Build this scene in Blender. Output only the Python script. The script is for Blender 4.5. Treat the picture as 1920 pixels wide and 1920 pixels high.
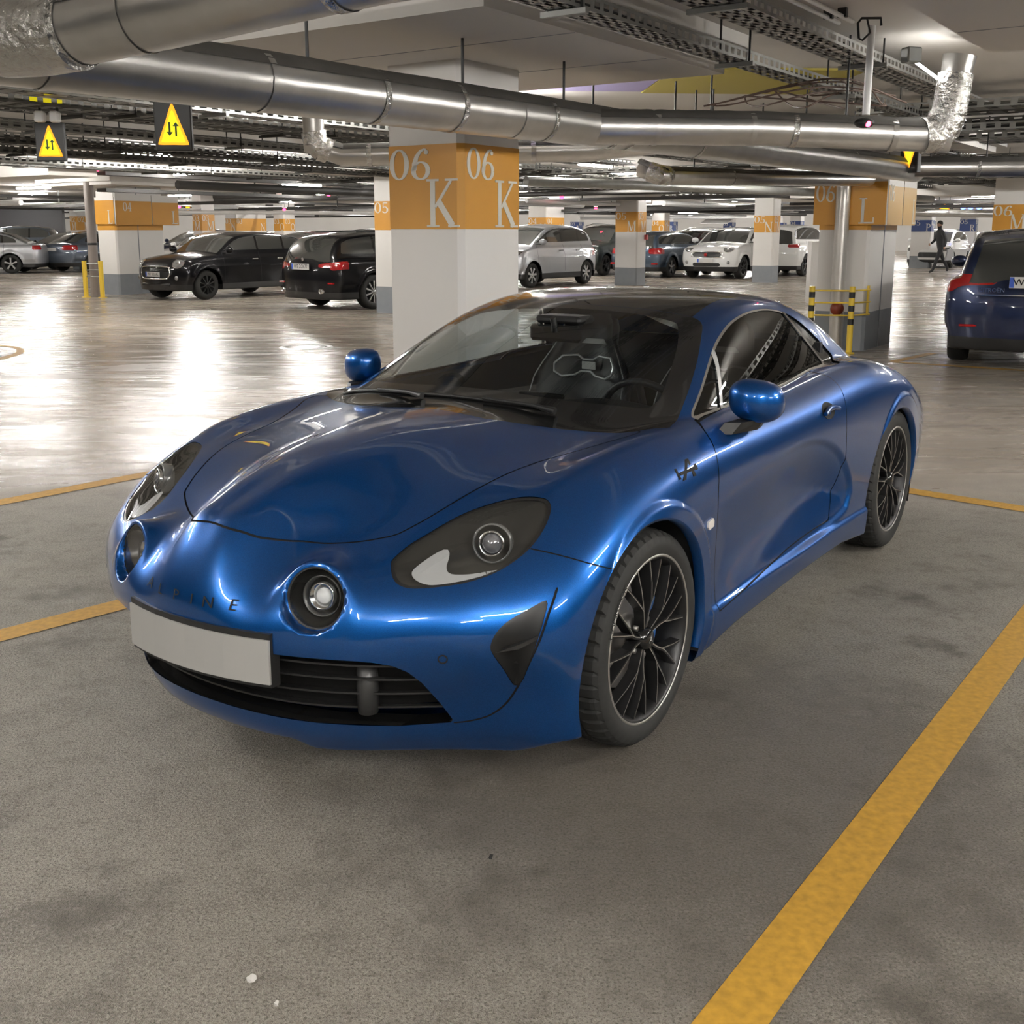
import bpy, bmesh, math, random
import numpy as np
from mathutils import Vector, Matrix
for _o in list(bpy.data.objects): bpy.data.objects.remove(_o)
SC = bpy.context.scene
COL = SC.collection
# ---------------------------------------------------------------- camera (hand held phone, 1.46 m above the floor)
cam_d = bpy.data.cameras.new('camera'); cam = bpy.data.objects.new('camera', cam_d); COL.objects.link(cam)
cam.location = (0, 0, 1.457); cam.rotation_euler = (math.pi/2-.1907, 0, 0)
cam_d.sensor_width = 36; cam_d.sensor_fit = 'HORIZONTAL'; cam_d.lens = 36*2050/1920
cam_d.shift_y = -(960-828)/1920; cam_d.clip_start = .05; cam_d.clip_end = 300
SC.camera = cam
# ---------------------------------------------------------------- exposure, world
SC.view_settings.view_transform = 'Standard'; SC.view_settings.look = 'None'
SC.view_settings.gamma = 1; SC.view_settings.use_curve_mapping = False
SC.view_settings.exposure = 0.45
wd = bpy.data.worlds.new('world'); SC.world = wd; wd.use_nodes = True
wd.node_tree.nodes['Background'].inputs[0].default_value = (.9, .88, .84, 1)
wd.node_tree.nodes['Background'].inputs[1].default_value = .25
# ---------------------------------------------------------------- helpers
PI = math.pi; random.seed(4)
def mat(name, col, rough=.5, metal=0., coat=0., spec=.5, emit=None, es=0., **kw):
    m = bpy.data.materials.new(name); m.use_nodes = True; b = m.node_tree.nodes['Principled BSDF']
    b.inputs['Base Color'].default_value = (*col, 1); b.inputs['Roughness'].default_value = rough
    b.inputs['Metallic'].default_value = metal; b.inputs['Coat Weight'].default_value = coat; b.inputs['Coat Roughness'].default_value = kw.get('cr', .03)
    b.inputs['Specular IOR Level'].default_value = spec
    if emit: b.inputs['Emission Color'].default_value = (*emit, 1); b.inputs['Emission Strength'].default_value = es
    nt = m.node_tree
    if kw.get('noise'):                       # procedural colour mottling / relief in object space
        sc, amt = kw['noise'][:2]; tc = nt.nodes.new('ShaderNodeTexCoord'); nz = nt.nodes.new('ShaderNodeTexNoise')
        nz.inputs['Scale'].default_value = sc; nz.inputs['Detail'].default_value = 5; nt.links.new(tc.outputs['Object'], nz.inputs['Vector'])
        mx = nt.nodes.new('ShaderNodeMix'); mx.data_type = 'RGBA'; nt.links.new(nz.outputs['Fac'], mx.inputs['Factor'])
        mx.inputs[6].default_value = (*[c*(1-amt) for c in col], 1); mx.inputs[7].default_value = (*[min(1, c*(1+amt)) for c in col], 1)
        nt.links.new(mx.outputs[2], b.inputs['Base Color'])
        if kw.get('bump'):
            bp = nt.nodes.new('ShaderNodeBump'); bp.inputs['Strength'].default_value = kw['bump']; bp.inputs['Distance'].default_value = kw.get('bd', .01)
            nt.links.new(nz.outputs['Fac'], bp.inputs['Height']); nt.links.new(bp.outputs['Normal'], b.inputs['Normal'])
    return m
def glass(name, tint, rough=.0, ior=1.5, refl=(1, 1, 1)):
    m = bpy.data.materials.new(name); m.use_nodes = True; nt = m.node_tree; nt.nodes.clear()
    # thin pane: Schlick reflectance, the same from both sides
    out = nt.nodes.new('ShaderNodeOutputMaterial'); mx = nt.nodes.new('ShaderNodeMixShader'); lw = nt.nodes.new('ShaderNodeLayerWeight'); lw.inputs['Blend'].default_value = .5
    pw = nt.nodes.new('ShaderNodeMath'); pw.operation = 'POWER'; pw.inputs[1].default_value = 5; nt.links.new(lw.outputs['Facing'], pw.inputs[0])
    fr = nt.nodes.new('ShaderNodeMath'); fr.operation = 'MULTIPLY_ADD'; fr.inputs[1].default_value = .9; fr.inputs[2].default_value = ((ior-1)/(ior+1))**2*1.6; nt.links.new(pw.outputs[0], fr.inputs[0])
    tr = nt.nodes.new('ShaderNodeBsdfTransparent'); tr.inputs[0].default_value = (*tint, 1)
    gl = nt.nodes.new('ShaderNodeBsdfGlossy'); gl.inputs['Roughness'].default_value = rough; gl.inputs['Color'].default_value = (*refl, 1)
    nt.links.new(fr.outputs[0], mx.inputs[0]); nt.links.new(tr.outputs[0], mx.inputs[1]); nt.links.new(gl.outputs[0], mx.inputs[2]); nt.links.new(mx.outputs[0], out.inputs[0])
    return m
def emis(name, col, s):
    m = bpy.data.materials.new(name); m.use_nodes = True; nt = m.node_tree; nt.nodes.clear()
    out = nt.nodes.new('ShaderNodeOutputMaterial'); e = nt.nodes.new('ShaderNodeEmission'); e.inputs[0].default_value = (*col, 1); e.inputs[1].default_value = s
    nt.links.new(e.outputs[0], out.inputs[0]); return m

class MB:
    """mesh builder"""
    def __init__(s): s.v = []; s.f = []; s.sm = []
    def add(s, v, f, sm=False):
        n = len(s.v); s.v += [tuple(map(float, p)) for p in v]; s.f += [tuple(i+n for i in q) for q in f]; s.sm += [sm]*len(f); return s
    def box(s, c, d, rz=0., M=None, bev=0.):
        x, y, z = d[0]/2, d[1]/2, d[2]/2; co, si = math.cos(rz), math.sin(rz)
        if bev > 0:
            b = min(bev, x*.9, y*.9, z*.9)
            v = []; f = []
            for sz, k in ((-1, 0), (-1, 1), (1, 1), (1, 0)):
                xx, yy, zz = (x-b, y-b, z) if k == 0 else (x, y, z-b); q = b if k else 0
                for px, py in ((-xx+q, -yy), (xx-q, -yy), (xx, -yy+q), (xx, yy-q), (xx-q, yy), (-xx+q, yy), (-xx, yy-q), (-xx, -yy+q)): v.append((px, py, sz*zz))
            f.append(tuple(range(7, -1, -1))); f.append(tuple(range(24, 32)))
            for r in range(3):
                for i in range(8): f.append((r*8+i, r*8+(i+1) % 8, r*8+8+(i+1) % 8, r*8+8+i))
        else:
            v = [(-x, -y, -z), (x, -y, -z), (x, y, -z), (-x, y, -z), (-x, -y, z), (x, -y, z), (x, y, z), (-x, y, z)]
            f = [(3, 2, 1, 0), (4, 5, 6, 7), (0, 1, 5, 4), (1, 2, 6, 5), (2, 3, 7, 6), (3, 0, 4, 7)]
        if M is not None: v = [tuple(M @ Vector(p)) for p in v]
        return s.add([(c[0]+p[0]*co-p[1]*si, c[1]+p[0]*si+p[1]*co, c[2]+p[2]) for p in v], f)
    def tube(s, pts, r, n=10, cap=True, closed=False, sm=True):
        P = [Vector(p) for p in pts]; N = len(P); R = r if hasattr(r, '__len__') else [r]*N; v = []; up = None
        for i in range(N):
            a = P[i-1] if (i > 0 or closed) else P[i]; b = P[(i+1) % N] if (i < N-1 or closed) else P[i]
            t = (b-a).normalized()
            if up is None: up = Vector((0, 0, 1)) if abs(t.z) < .9 else Vector((1, 0, 0))
            x = t.cross(up).normalized(); up = x.cross(t).normalized()
            v += [P[i]+(x*math.cos(2*PI*k/n)+up*math.sin(2*PI*k/n))*R[i] for k in range(n)]
        f = [(i*n+k, i*n+(k+1) % n, (i+1) % N*n+(k+1) % n, (i+1) % N*n+k) for i in range(N if closed else N-1) for k in range(n)]
        s.add(v, f, sm)
        if cap and not closed: s.add(v[:n], [tuple(range(n-1, -1, -1))]); s.add(v[-n:], [tuple(range(n))])
        return s
    def lathe(s, prof, n=32, axis='z', c=(0, 0, 0), sm=True, closed=False):
        """prof: (radius, along axis)"""
        v = []
        for r, h in prof:
            for k in range(n):
                a = 2*PI*k/n; p = (r*math.cos(a), r*math.sin(a), h)
                if axis == 'y': p = (p[0], h, p[1])
                if axis == 'x': p = (h, p[0], p[1])
                v.append((c[0]+p[0], c[1]+p[1], c[2]+p[2]))
        m = len(prof); fl = axis == 'y'
        f = []
        for i in range(m if closed else m-1):
            for k in range(n):
                q = (i*n+k, i*n+(k+1) % n, (i+1) % m*n+(k+1) % n, (i+1) % m*n+k); f.append(q[::-1] if fl else q)
        return s.add(v, f, sm)
    def prism(s, poly, h0, h1, F, sm=False):
        """extrude a flat polygon; F(x, y, h) -> point"""
        n = len(poly); v = [F(x, y, h0) for x, y in poly]+[F(x, y, h1) for x, y in poly]
        return s.add(v, [tuple(range(n-1, -1, -1)), tuple(range(n, 2*n))]+[(i, (i+1) % n, n+(i+1) % n, n+i) for i in range(n)], sm)
    def ball(s, c, r, n=16, m=10):
        rx, ry, rz = r if hasattr(r, '__len__') else (r, r, r)
        v = [(c[0]+rx*math.sin(PI*j/m)*math.cos(2*PI*i/n), c[1]+ry*math.sin(PI*j/m)*math.sin(2*PI*i/n), c[2]+rz*math.cos(PI*j/m)) for j in range(m+1) for i in range(n)]
        return s.add(v, [(j*n+i, (j+1)*n+i, (j+1)*n+(i+1) % n, j*n+(i+1) % n) for j in range(m) for i in range(n)], True)
    def tm(s, m):
        return s.add(m.v, m.t, True)
    def build(s, name, m, parent=None, loc=None, rz=None, **pr):
        me = bpy.data.meshes.new(name); me.from_pydata(s.v, [], s.f); me.polygons.foreach_set('use_smooth', s.sm); me.materials.append(m); me.update()
        return link(name, me, parent, loc, rz, **pr)
def link(name, me, parent=None, loc=None, rz=None, **pr):
    o = bpy.data.objects.new(name, me); COL.objects.link(o)
    if parent is not None: o.parent = parent
    if loc is not None: o.location = loc
    if rz is not None: o.rotation_euler = (0, 0, rz)
    for k, v in pr.items(): o[k] = v
    return o
def thing(name, label, cat, loc=(0, 0, 0), rz=0., group=None):
    o = bpy.data.objects.new(name, None); COL.objects.link(o); o.location = loc; o.rotation_euler = (0, 0, rz); o.empty_display_size = .1
    o['label'] = label; o['category'] = cat
    if group: o['group'] = group
    return o
def tag(o, label, cat, group=None):
    o['label'] = label; o['category'] = cat
    if group: o['group'] = group
    return o
def tmobj(name, m, ma, parent=None, **pr):
    """TM -> mesh object with its own smooth normals"""
    me = bpy.data.meshes.new(name); nv, nt = len(m.v), len(m.t)
    me.vertices.add(nv); me.vertices.foreach_set('co', m.v.ravel()); me.loops.add(nt*3); me.loops.foreach_set('vertex_index', m.t.ravel().astype(np.int32))
    me.polygons.add(nt); me.polygons.foreach_set('loop_start', np.arange(0, nt*3, 3, dtype=np.int32)); me.polygons.foreach_set('use_smooth', np.ones(nt, bool))
    me.update(calc_edges=True); me.normals_split_custom_set_from_vertices(m.n.tolist()); me.materials.append(ma)
    return link(name, me, parent, **pr)
def copy_tree(o, parent=None):
    c = o.copy(); COL.objects.link(c)
    if parent is not None: c.parent = parent
    for ch in list(o.children): copy_tree(ch, c)
    return c
_txt = {}
def text_mesh(txt, size=1., depth=.0, res=2):
    """text -> (verts, faces), centred on the origin in the xy plane"""
    cu = bpy.data.curves.new('t', 'FONT'); cu.body = txt; cu.size = size; cu.extrude = depth; cu.align_x = 'CENTER'; cu.align_y = 'CENTER'; cu.resolution_u = res
    o = bpy.data.objects.new('t', cu); COL.objects.link(o); dg = bpy.context.evaluated_depsgraph_get(); me = o.evaluated_get(dg).to_mesh()
    v = [tuple(p.co) for p in me.vertices]; f = [tuple(p.vertices) for p in me.polygons]
    o.evaluated_get(dg).to_mesh_clear(); bpy.data.objects.remove(o); bpy.data.curves.remove(cu)
    return v, f

def along(px, Y, py=432.5):
    """x and height of the point seen at (px, py) in the photograph, at distance Y in front of the camera"""
    c, s = math.cos(.1907), math.sin(.1907); k = 828-py; t = Y/(2050*c+k*s); return (px-960)*t, 1.457+(k*c-2050*s)*t
def smooth_poly(pts, n=4, closed=True):
    """Catmull-Rom through points"""
    P = np.asarray(pts, float); N = len(P); out = []
    rng = range(N) if closed else range(N-1)
    for i in rng:
        if closed: a, b, c, d = P[i-1], P[i], P[(i+1) % N], P[(i+2) % N]
        else: a, b, c, d = P[max(i-1, 0)], P[i], P[i+1], P[min(i+2, N-1)]
        for k in range(n):
            t = k/n; out.append(.5*((2*b)+(c-a)*t+(2*a-5*b+4*c-d)*t*t+(3*b-a-3*c+d)*t**3))
    if not closed: out.append(P[-1])
    return np.array(out)

# ---------------------------------------------------------------- serif lettering for the painted column bands
def _st(pts, w):
    """stroke: centre line + widths -> quads"""
    P = np.array(pts, float); w = np.broadcast_to(w, len(P)); t = np.gradient(P, axis=0); n = np.stack([-t[:, 1], t[:, 0]], 1); n /= np.linalg.norm(n, axis=1)[:, None]+1e-9
    a = P+n*w[:, None]/2; b = P-n*w[:, None]/2
    return [[tuple(b[i]), tuple(b[i+1]), tuple(a[i+1]), tuple(a[i])] for i in range(len(P)-1)]
def _bx(x0, y0, x1, y1): return [[(x0, y0), (x1, y0), (x1, y1), (x0, y1)]]
def _arc(cx, cy, rx, ry, a0, a1, thick=.13, thin=.05, n=18):
    a = np.radians(np.linspace(a0, a1, n)); w = thin+(thick-thin)*np.abs(np.cos(a))**1.3
    return _st(np.stack([cx+rx*np.cos(a), cy+ry*np.sin(a)], 1), w)
def _stem(x, y0=0., y1=1., w=.13, s=.1): return _bx(x-w/2, y0, x+w/2, y1)+_bx(x-w/2-s, y0, x+w/2+s, y0+.045)+_bx(x-w/2-s, y1-.045, x+w/2+s, y1)
def glyph(c):
    if c == '0': return _arc(.30, .5, .22, .47, 0, 360, n=30), .62
    if c == 'O': return _arc(.42, .5, .35, .47, 0, 360, n=30), .86
    if c == '1': return _stem(.3)+_st([(.1, .82), (.28, .96)], .06), .55
    if c == '2': return _arc(.29, .72, .2, .25, 170, -35, .12)+_st([(.45, .58), (.28, .28), (.1, .06)], [.1, .06, .06])+_bx(.07, 0, .52, .1)+_bx(.48, 0, .52, .24), .6
    if c == '3': return _arc(.27, .74, .18, .23, 150, -80, .11)+_arc(.27, .27, .22, .25, 80, -150, .13), .58
    if c == '4': return _st([(.40, .97), (.06, .3)], .06)+_bx(.04, .26, .56, .33)+_bx(.36, 0, .48, .97)+_bx(.26, 0, .56, .045), .62
    if c == '5': return _bx(.14, .9, .5, .99)+_bx(.13, .52, .18, .96)+_arc(.28, .30, .22, .28, 130, -150, .13), .6
    if c == '6': return _arc(.30, .29, .21, .27, 0, 360, n=26)+_st([(.115, .3), (.12, .5), (.19, .74), (.30, .91), (.40, .965), (.47, .95)], [.12, .13, .12, .09, .06, .05])+_arc(.465, .87, .03, .04, 0, 360, .07, .07, 10), .62
    if c == 'K': return _stem(.2)+_st([(.27, .42), (.70, .96)], .065)+_st([(.37, .52), (.74, .03)], .14)+_bx(.54, .955, .88, 1)+_bx(.62, 0, .92, .045), .95
    if c == 'L': return _stem(.2)+_bx(.2, 0, .70, .06)+_bx(.66, 0, .71, .24), .8
    if c == 'M': return _stem(.14, w=.06, s=.07)+_stem(.86, w=.13, s=.07)+_st([(.17, .98), (.48, .06)], .13)+_st([(.48, .04), (.82, .98)], .055), 1.1
    if c == 'N': return _stem(.14, w=.055, s=.08)+_stem(.74, w=.055, s=.08)+_st([(.14, .98), (.74, .04)], .13), .95
    if c == 'P': return _stem(.2)+_arc(.36, .73, .24, .245, 90, -90)+_bx(.2, .94, .37, .99)+_bx(.2, .46, .37, .51), .72
    if c == 'R': return _stem(.2)+_arc(.36, .74, .22, .235, 90, -90)+_bx(.2, .94, .37, .99)+_bx(.2, .48, .37, .53)+_st([(.38, .5), (.68, .03)], .13)+_bx(.6, 0, .82, .045), .86
    if c == 'U': return _stem(.2, .25)+_stem(.72, .25, w=.055)+_arc(.46, .3, .26, .27, 180, 360, .1), .95
    return _bx(0, 0, .4, 1), .5
def lettering(mb, txt, x, y, h, F, sx=.8, th=.004):
    """raised serif letters; F(x, y, out) -> point"""
    for c in txt:
        polys, w = glyph(c)
        for p in polys: mb.prism([(x+a*h*sx, y+b*h) for a, b in p], 0., th, F)
        x += w*h*sx
    return x
M_BLK = mat('black_plastic', (.012, .012, .012), .45)
# ---------------------------------------------------------------- floor, ceiling, walls, painted lines
UA = math.radians(55.5); U = Vector((math.cos(UA), math.sin(UA), 0)); V = Vector((-math.sin(UA), math.cos(UA), 0))
ZC, ZD = 2.68, 2.44
def floor_material():
    m = bpy.data.materials.new('garage_floor'); m.use_nodes = True; nt = m.node_tree; b = nt.nodes['Principled BSDF']; L = nt.links.new
    def N(t, **k):
        n = nt.nodes.new(t)
        for a, v in k.items():
            if a in n.inputs: n.inputs[a].default_value = v
            else: setattr(n, a, v)
        return n
    tc = N('ShaderNodeTexCoord')
    def noise(sc, det=4, rough=.55, vec=None, dist=0.):
        n = N('ShaderNodeTexNoise', Scale=sc, Detail=det, Roughness=rough, Distortion=dist); L(vec if vec else tc.outputs['Object'], n.inputs['Vector']); return n.outputs['Fac']
    def ramp(x, a, b_, c0=0., c1=1.):
        n = N('ShaderNodeMapRange', interpolation_type='SMOOTHSTEP'); n.inputs[1].default_value = a; n.inputs[2].default_value = b_; n.inputs[3].default_value = c0; n.inputs[4].default_value = c1; L(x, n.inputs[0]); return n.outputs[0]
    def mth(op, x, y):
        n = N('ShaderNodeMath', operation=op)
        for i, q in enumerate((x, y)):
            if isinstance(q, (int, float)): n.inputs[i].default_value = q
            else: L(q, n.inputs[i])
        return n.outputs[0]
    def mix(f, a, b_):
        n = N('ShaderNodeMix', data_type='RGBA')
        for i, q in ((0, f), (6, a), (7, b_)):
            if isinstance(q, tuple): n.inputs[i].default_value = (*q, 1)
            elif isinstance(q, float): n.inputs[i].default_value = q
            else: L(q, n.inputs[i])
        return n.outputs[2]
    sep = N('ShaderNodeSeparateXYZ'); L(tc.outputs['Object'], sep.inputs[0])
    mp = N('ShaderNodeMapping'); mp.inputs['Rotation'].default_value = (0, 0, -math.radians(12)); mp.inputs['Scale'].default_value = (.35, 2.2, 1); L(tc.outputs['Object'], mp.inputs['Vector'])
    # glossy resin lane further on, matt rough parking bay where the coupe stands
    edge = mth('ADD', sep.outputs['Y'], mth('MULTIPLY', mth('SUBTRACT', noise(.9, 5), .5), 2.4)); lane = ramp(edge, 5.2, 7.0)
    big = noise(.8, 6, .6); mid = noise(4., 6, .65); fine = noise(120., 3, .7); grain = noise(340., 2, .6)
    c = mix(ramp(big, .35, .68), (.235, .212, .175), (.325, .30, .258)); c = mix(ramp(mid, .42, .75, 0, .55), c, (.12, .104, .082))
    c = mix(ramp(fine, .42, .66, 0, .75), c, (.40, .365, .31)); c = mix(ramp(noise(150., 3, .7), .50, .64, 0, .8), c, (.075, .064, .049)); c = mix(ramp(noise(38., 4, .7), .54, .70, 0, .45), c, (.09, .077, .06)); c = mix(ramp(noise(11., 5, .7), .5, .72, 0, .4), c, (.10, .086, .066))
    stain = noise(1.7, 6, .65); st = ramp(stain, .52, .70, 0, .75); c = mix(st, c, (.062, .052, .038))
    # darker brown patch beside the parked car, edge broken by noise
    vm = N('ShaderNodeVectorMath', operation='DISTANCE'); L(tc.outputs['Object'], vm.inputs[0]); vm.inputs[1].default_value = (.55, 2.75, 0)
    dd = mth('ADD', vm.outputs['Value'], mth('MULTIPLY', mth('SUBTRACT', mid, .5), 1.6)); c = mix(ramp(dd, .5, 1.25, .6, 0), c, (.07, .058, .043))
    lc = mix(ramp(big, .3, .7), (.29, .25, .205), (.39, .345, .29)); lc = mix(ramp(noise(1.1, 4, .55, mp.outputs[0], .8), .45, .75, 0, .35), lc, (.16, .135, .11)); c = mix(lane, c, lc)
    L(c, b.inputs['Base Color'])
    streak = noise(1.1, 5, .6, mp.outputs[0], 1.2)
    rl = ramp(streak, .36, .66, .15, .33); rb = ramp(big, .3, .7, .42, .62)
    r = N('ShaderNodeMix', data_type='FLOAT'); L(lane, r.inputs[0]); L(rb, r.inputs[2]); L(rl, r.inputs[3]); L(r.outputs[0], b.inputs['Roughness'])
    b.inputs['Specular IOR Level'].default_value = .42
    b1 = N('ShaderNodeBump', Strength=1., Distance=.012); L(mth('MULTIPLY', mth('ADD', fine, mth('MULTIPLY', grain, .6)), mth('SUBTRACT', 1.05, lane)), b1.inputs['Height'])
    mp2 = N('ShaderNodeMapping'); mp2.inputs['Rotation'].default_value = (0, 0, -math.radians(8)); mp2.inputs['Scale'].default_value = (.6, 2.4, 1); L(tc.outputs['Object'], mp2.inputs['Vector'])
    b2 = N('ShaderNodeBump', Strength=.28, Distance=.03); L(mth('MULTIPLY', noise(1.6, 3, .5, mp2.outputs[0], .8), lane), b2.inputs['Height']); L(b1.outputs[0], b2.inputs['Normal']); L(b2.outputs[0], b.inputs['Normal'])
    return m
M_WHITE = mat('white_wall_paint', (.68, .66, .635), .55, noise=(1.5, .06))
M_GREYP = mat('grey_plinth_paint', (.22, .235, .255), .5, noise=(6, .12))
M_ORANGE = mat('orange_band_paint', (.58, .275, .035), .45, noise=(3, .10))
M_NAVY = mat('navy_band_paint', (.03, .06, .20), .45)
M_LETTER = mat('letter_white', (.66, .64, .58), .5)
M_CEIL = mat('ceiling_paint', (.60, .575, .54), .7, noise=(.7, .07))
M_YEL = mat('line_yellow', (.43, .235, .028), .55, noise=(45, .45), bump=.4, bd=.003)
M_POSTY = mat('post_yellow', (.75, .52, .05), .4)
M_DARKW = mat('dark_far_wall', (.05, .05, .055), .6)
fl = MB().add([(-75, -25, 0), (75, -25, 0), (75, 110, 0), (-75, 110, 0)], [(0, 1, 2, 3)]).build('floor', floor_material()); fl['kind'] = 'structure'
ce = MB().box((0, 42.5, ZC+.1), (150, 135, .2)).build('ceiling', M_CEIL); ce['kind'] = 'structure'
for nm, c, d in (('wall_back', (0, 80, 1.4), (150, .3, 2.9)), ('wall_front', (0, -25, 1.4), (150, .3, 2.9)), ('wall_left', (-75, 42, 1.4), (.3, 135, 2.9)), ('wall_right', (75, 42, 1.4), (.3, 135, 2.9))):
    MB().box(c, d).build(nm, M_WHITE)['kind'] = 'structure'
def line(name, a, b, w, label):
    a, b = Vector((*a, 0)), Vector((*b, 0)); d = (b-a).normalized(); n = Vector((-d.y, d.x, 0))*w/2
    o = MB().add([a-n+Vector((0, 0, .0025)), b-n+Vector((0, 0, .0025)), b+n+Vector((0, 0, .0025)), a+n+Vector((0, 0, .0025))], [(0, 1, 2, 3)]).build(name, M_YEL)
    return tag(o, label, 'floor marking')
line('painted_line', (-.10, 1.10), (3.05, 5.44), .118, 'wide yellow bay line in the right foreground beside the blue coupe')
line('painted_line', (-2.25, 3.40), (-.2, 5.55), .125, 'yellow bay line on the left passing under the nose of the blue coupe')
line('painted_line', (-3.6, 4.79), (-2.12, 6.62), .13, 'thin worn yellow line on the left floor behind the blue coupe')
line('painted_line', (1.0, 7.2), (4.2, 4.32), .13, 'yellow cross line on the floor behind the rear wheel of the blue coupe')
line('painted_line', (4.30, 12.27), (6.4, 10.86), .11, 'yellow line in front of the dark blue estate car at the right')
line('painted_line', (5.1, 13.2), (4.3, 12.3), .11, 'short yellow line leading to the pillar with the downpipe')
arc = smooth_poly([(-6.9, 14.3), (-6.3, 13.9), (-5.95, 13.3), (-5.85, 12.7), (-5.95, 12.2), (-6.3, 11.7), (-6.9, 11.3)], 4, False); mb_ = MB(); n_ = len(arc)
ctr_ = arc.mean(0); inn = arc+(ctr_-arc)/np.linalg.norm(ctr_-arc, axis=1)[:, None]*.14
mb_.add([(a, b, .0025) for a, b in arc]+[(a, b, .0025) for a, b in inn], [(i, i+1, n_+i+1, n_+i) for i in range(n_-1)])
tag(mb_.build('painted_arc', M_YEL), 'curved yellow line at the left edge far beyond the coupe', 'floor marking')
t_ = thing('drain_cover', 'round metal drain cover in the glossy floor left of column 06 K', 'drain cover', (-2.62, 13.9, 0)); MB().lathe([(0, .004), (.24, .004), (.26, 0)], 28).build('cover_plate', mat('cover_metal', (.35, .34, .32), .25, .8), t_); MB().lathe([(.27, 0), (.27, .006), (.33, .006), (.34, 0)], 28).build('cover_ring', mat('cover_ring_metal', (.45, .44, .42), .3, .8), t_)
# ---------------------------------------------------------------- light fittings
M_TUBE = emis('tube_light', (1., .97, .92), 260)
M_TUBEF = emis('tube_light_far', (1., .97, .92), 185)
M_HOUS = mat('lamp_housing', (.7, .7, .7), .4)
def lamp(x, y, a, label=None, z=2.52, n=1.5, m=None):
    t = thing('tube_lamp', label or 'white fluorescent tube lamp under the garage ceiling out of direct view', 'lamp', (x, y, z), a, 'ceiling tube lamps')
    MB().box((0, 0, .04), (n, .045, .03)).build('lamp_body', M_HOUS, t)
    MB().tube([(-n/2+.02, 0, 0), (n/2-.02, 0, 0)], .022, 10).build('tube', m or M_TUBE, t)
    for s in (-1, 1): MB().box((s*n*.35, 0, .05+(ZC-z-.05)/2), (.012, .012, ZC-z-.05)).build('hanger', M_BLK, t)
    return t
for x, y, lb in ((-3.2, -.2, 'left of the camera'), (-1.2, -2.0, 'behind the camera, a little to the left'), (1.3, -1.0, 'behind the camera, a little to the right'), (4.6, 2.6, 'over the bay right of the blue coupe'), (.8, -3.5, 'farthest behind the camera'), (5.6, 6.6, 'beyond the right edge, level with column 06 K'), (-4.6, 4.4, 'beyond the left edge, level with the blue coupe'), (-6.4, 7.4, 'beyond the left edge, level with column 06 K'), (4.8, -1.2, 'behind the camera on the far right'), (-4.6, -2.6, 'behind the camera on the far left'), (7.5, 2.0, 'two bays to the right of the camera'), (7.2, 12.2, 'added beyond the right edge for column 06 L'), (-7.8, 11.0, 'added beyond the left edge for the trays'), (-.35, 9.7, 'added unseen behind the top of column 06 K')):  # last three: unseen lamps added to brighten the downpipe column and left trays
    lamp(x, y, UA, 'ceiling tube lamp out of the picture, '+lb)
for x, y, z, n, a, lb in ((-5.0, 26.7, 2.50, .95, .0, 'bright tube lamp high above the black hatchback, left of column 06 K'),
        (9.2, 54., 2.2, 1.3, 0., 'small bright tube lamp far off above the white car beside column 05 N'),
        (10.4, 25.5, 2.5, 1.2, UA, 'tube lamp in the right distance above the navy 05 P column'),
        (1.5, 20.2, 2.60, 1.2, UA, 'added tube lamp above the trays between column 06 K and column 05 M'),  # hidden lamp added to brighten the column in the middle distance
        (-5.6, 17., 2.60, 1.2, UA, 'added tube lamp above the trays in front of the black hatchback'),  # hidden lamp added to brighten the hatchback and the wide column
        (2.75, 33., 2.42, 1.0, UA, 'tube lamp beside the top of column 05 M')):
    lamp(x, y, a, lb, z, n)
_nth = ('first', 'second', 'third', 'fourth', 'fifth', 'sixth', 'seventh', 'eighth', 'ninth', 'tenth', 'eleventh', 'twelfth', 'thirteenth', 'fourteenth', 'fifteenth', 'sixteenth', 'seventeenth')
for j, (y, rw) in enumerate(((17, 'nearest lamp row, behind column 06 L'), (23, 'row level with column 04 L'), (29.5, 'lamp row level with column 05 M'), (36, 'lamp row behind column 05 N'), (44, 'lamp row level with column 05 P'), (53, 'lamp row behind column 05 R'), (63, 'last lamp row but one'), (74, 'last lamp row by the wall'))):
    q = 0
    for k in range(-8, 9):
        x = k*4.5+(j % 2)*2.2+.4
        if abs(x) > .55*y+6: continue
        lamp(x, y+1.2*(k % 2), UA+PI/2, 'tube lamp, %s from the left in the %s' % (_nth[q], rw), 2.60, 1.6, M_TUBEF); q += 1
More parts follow.
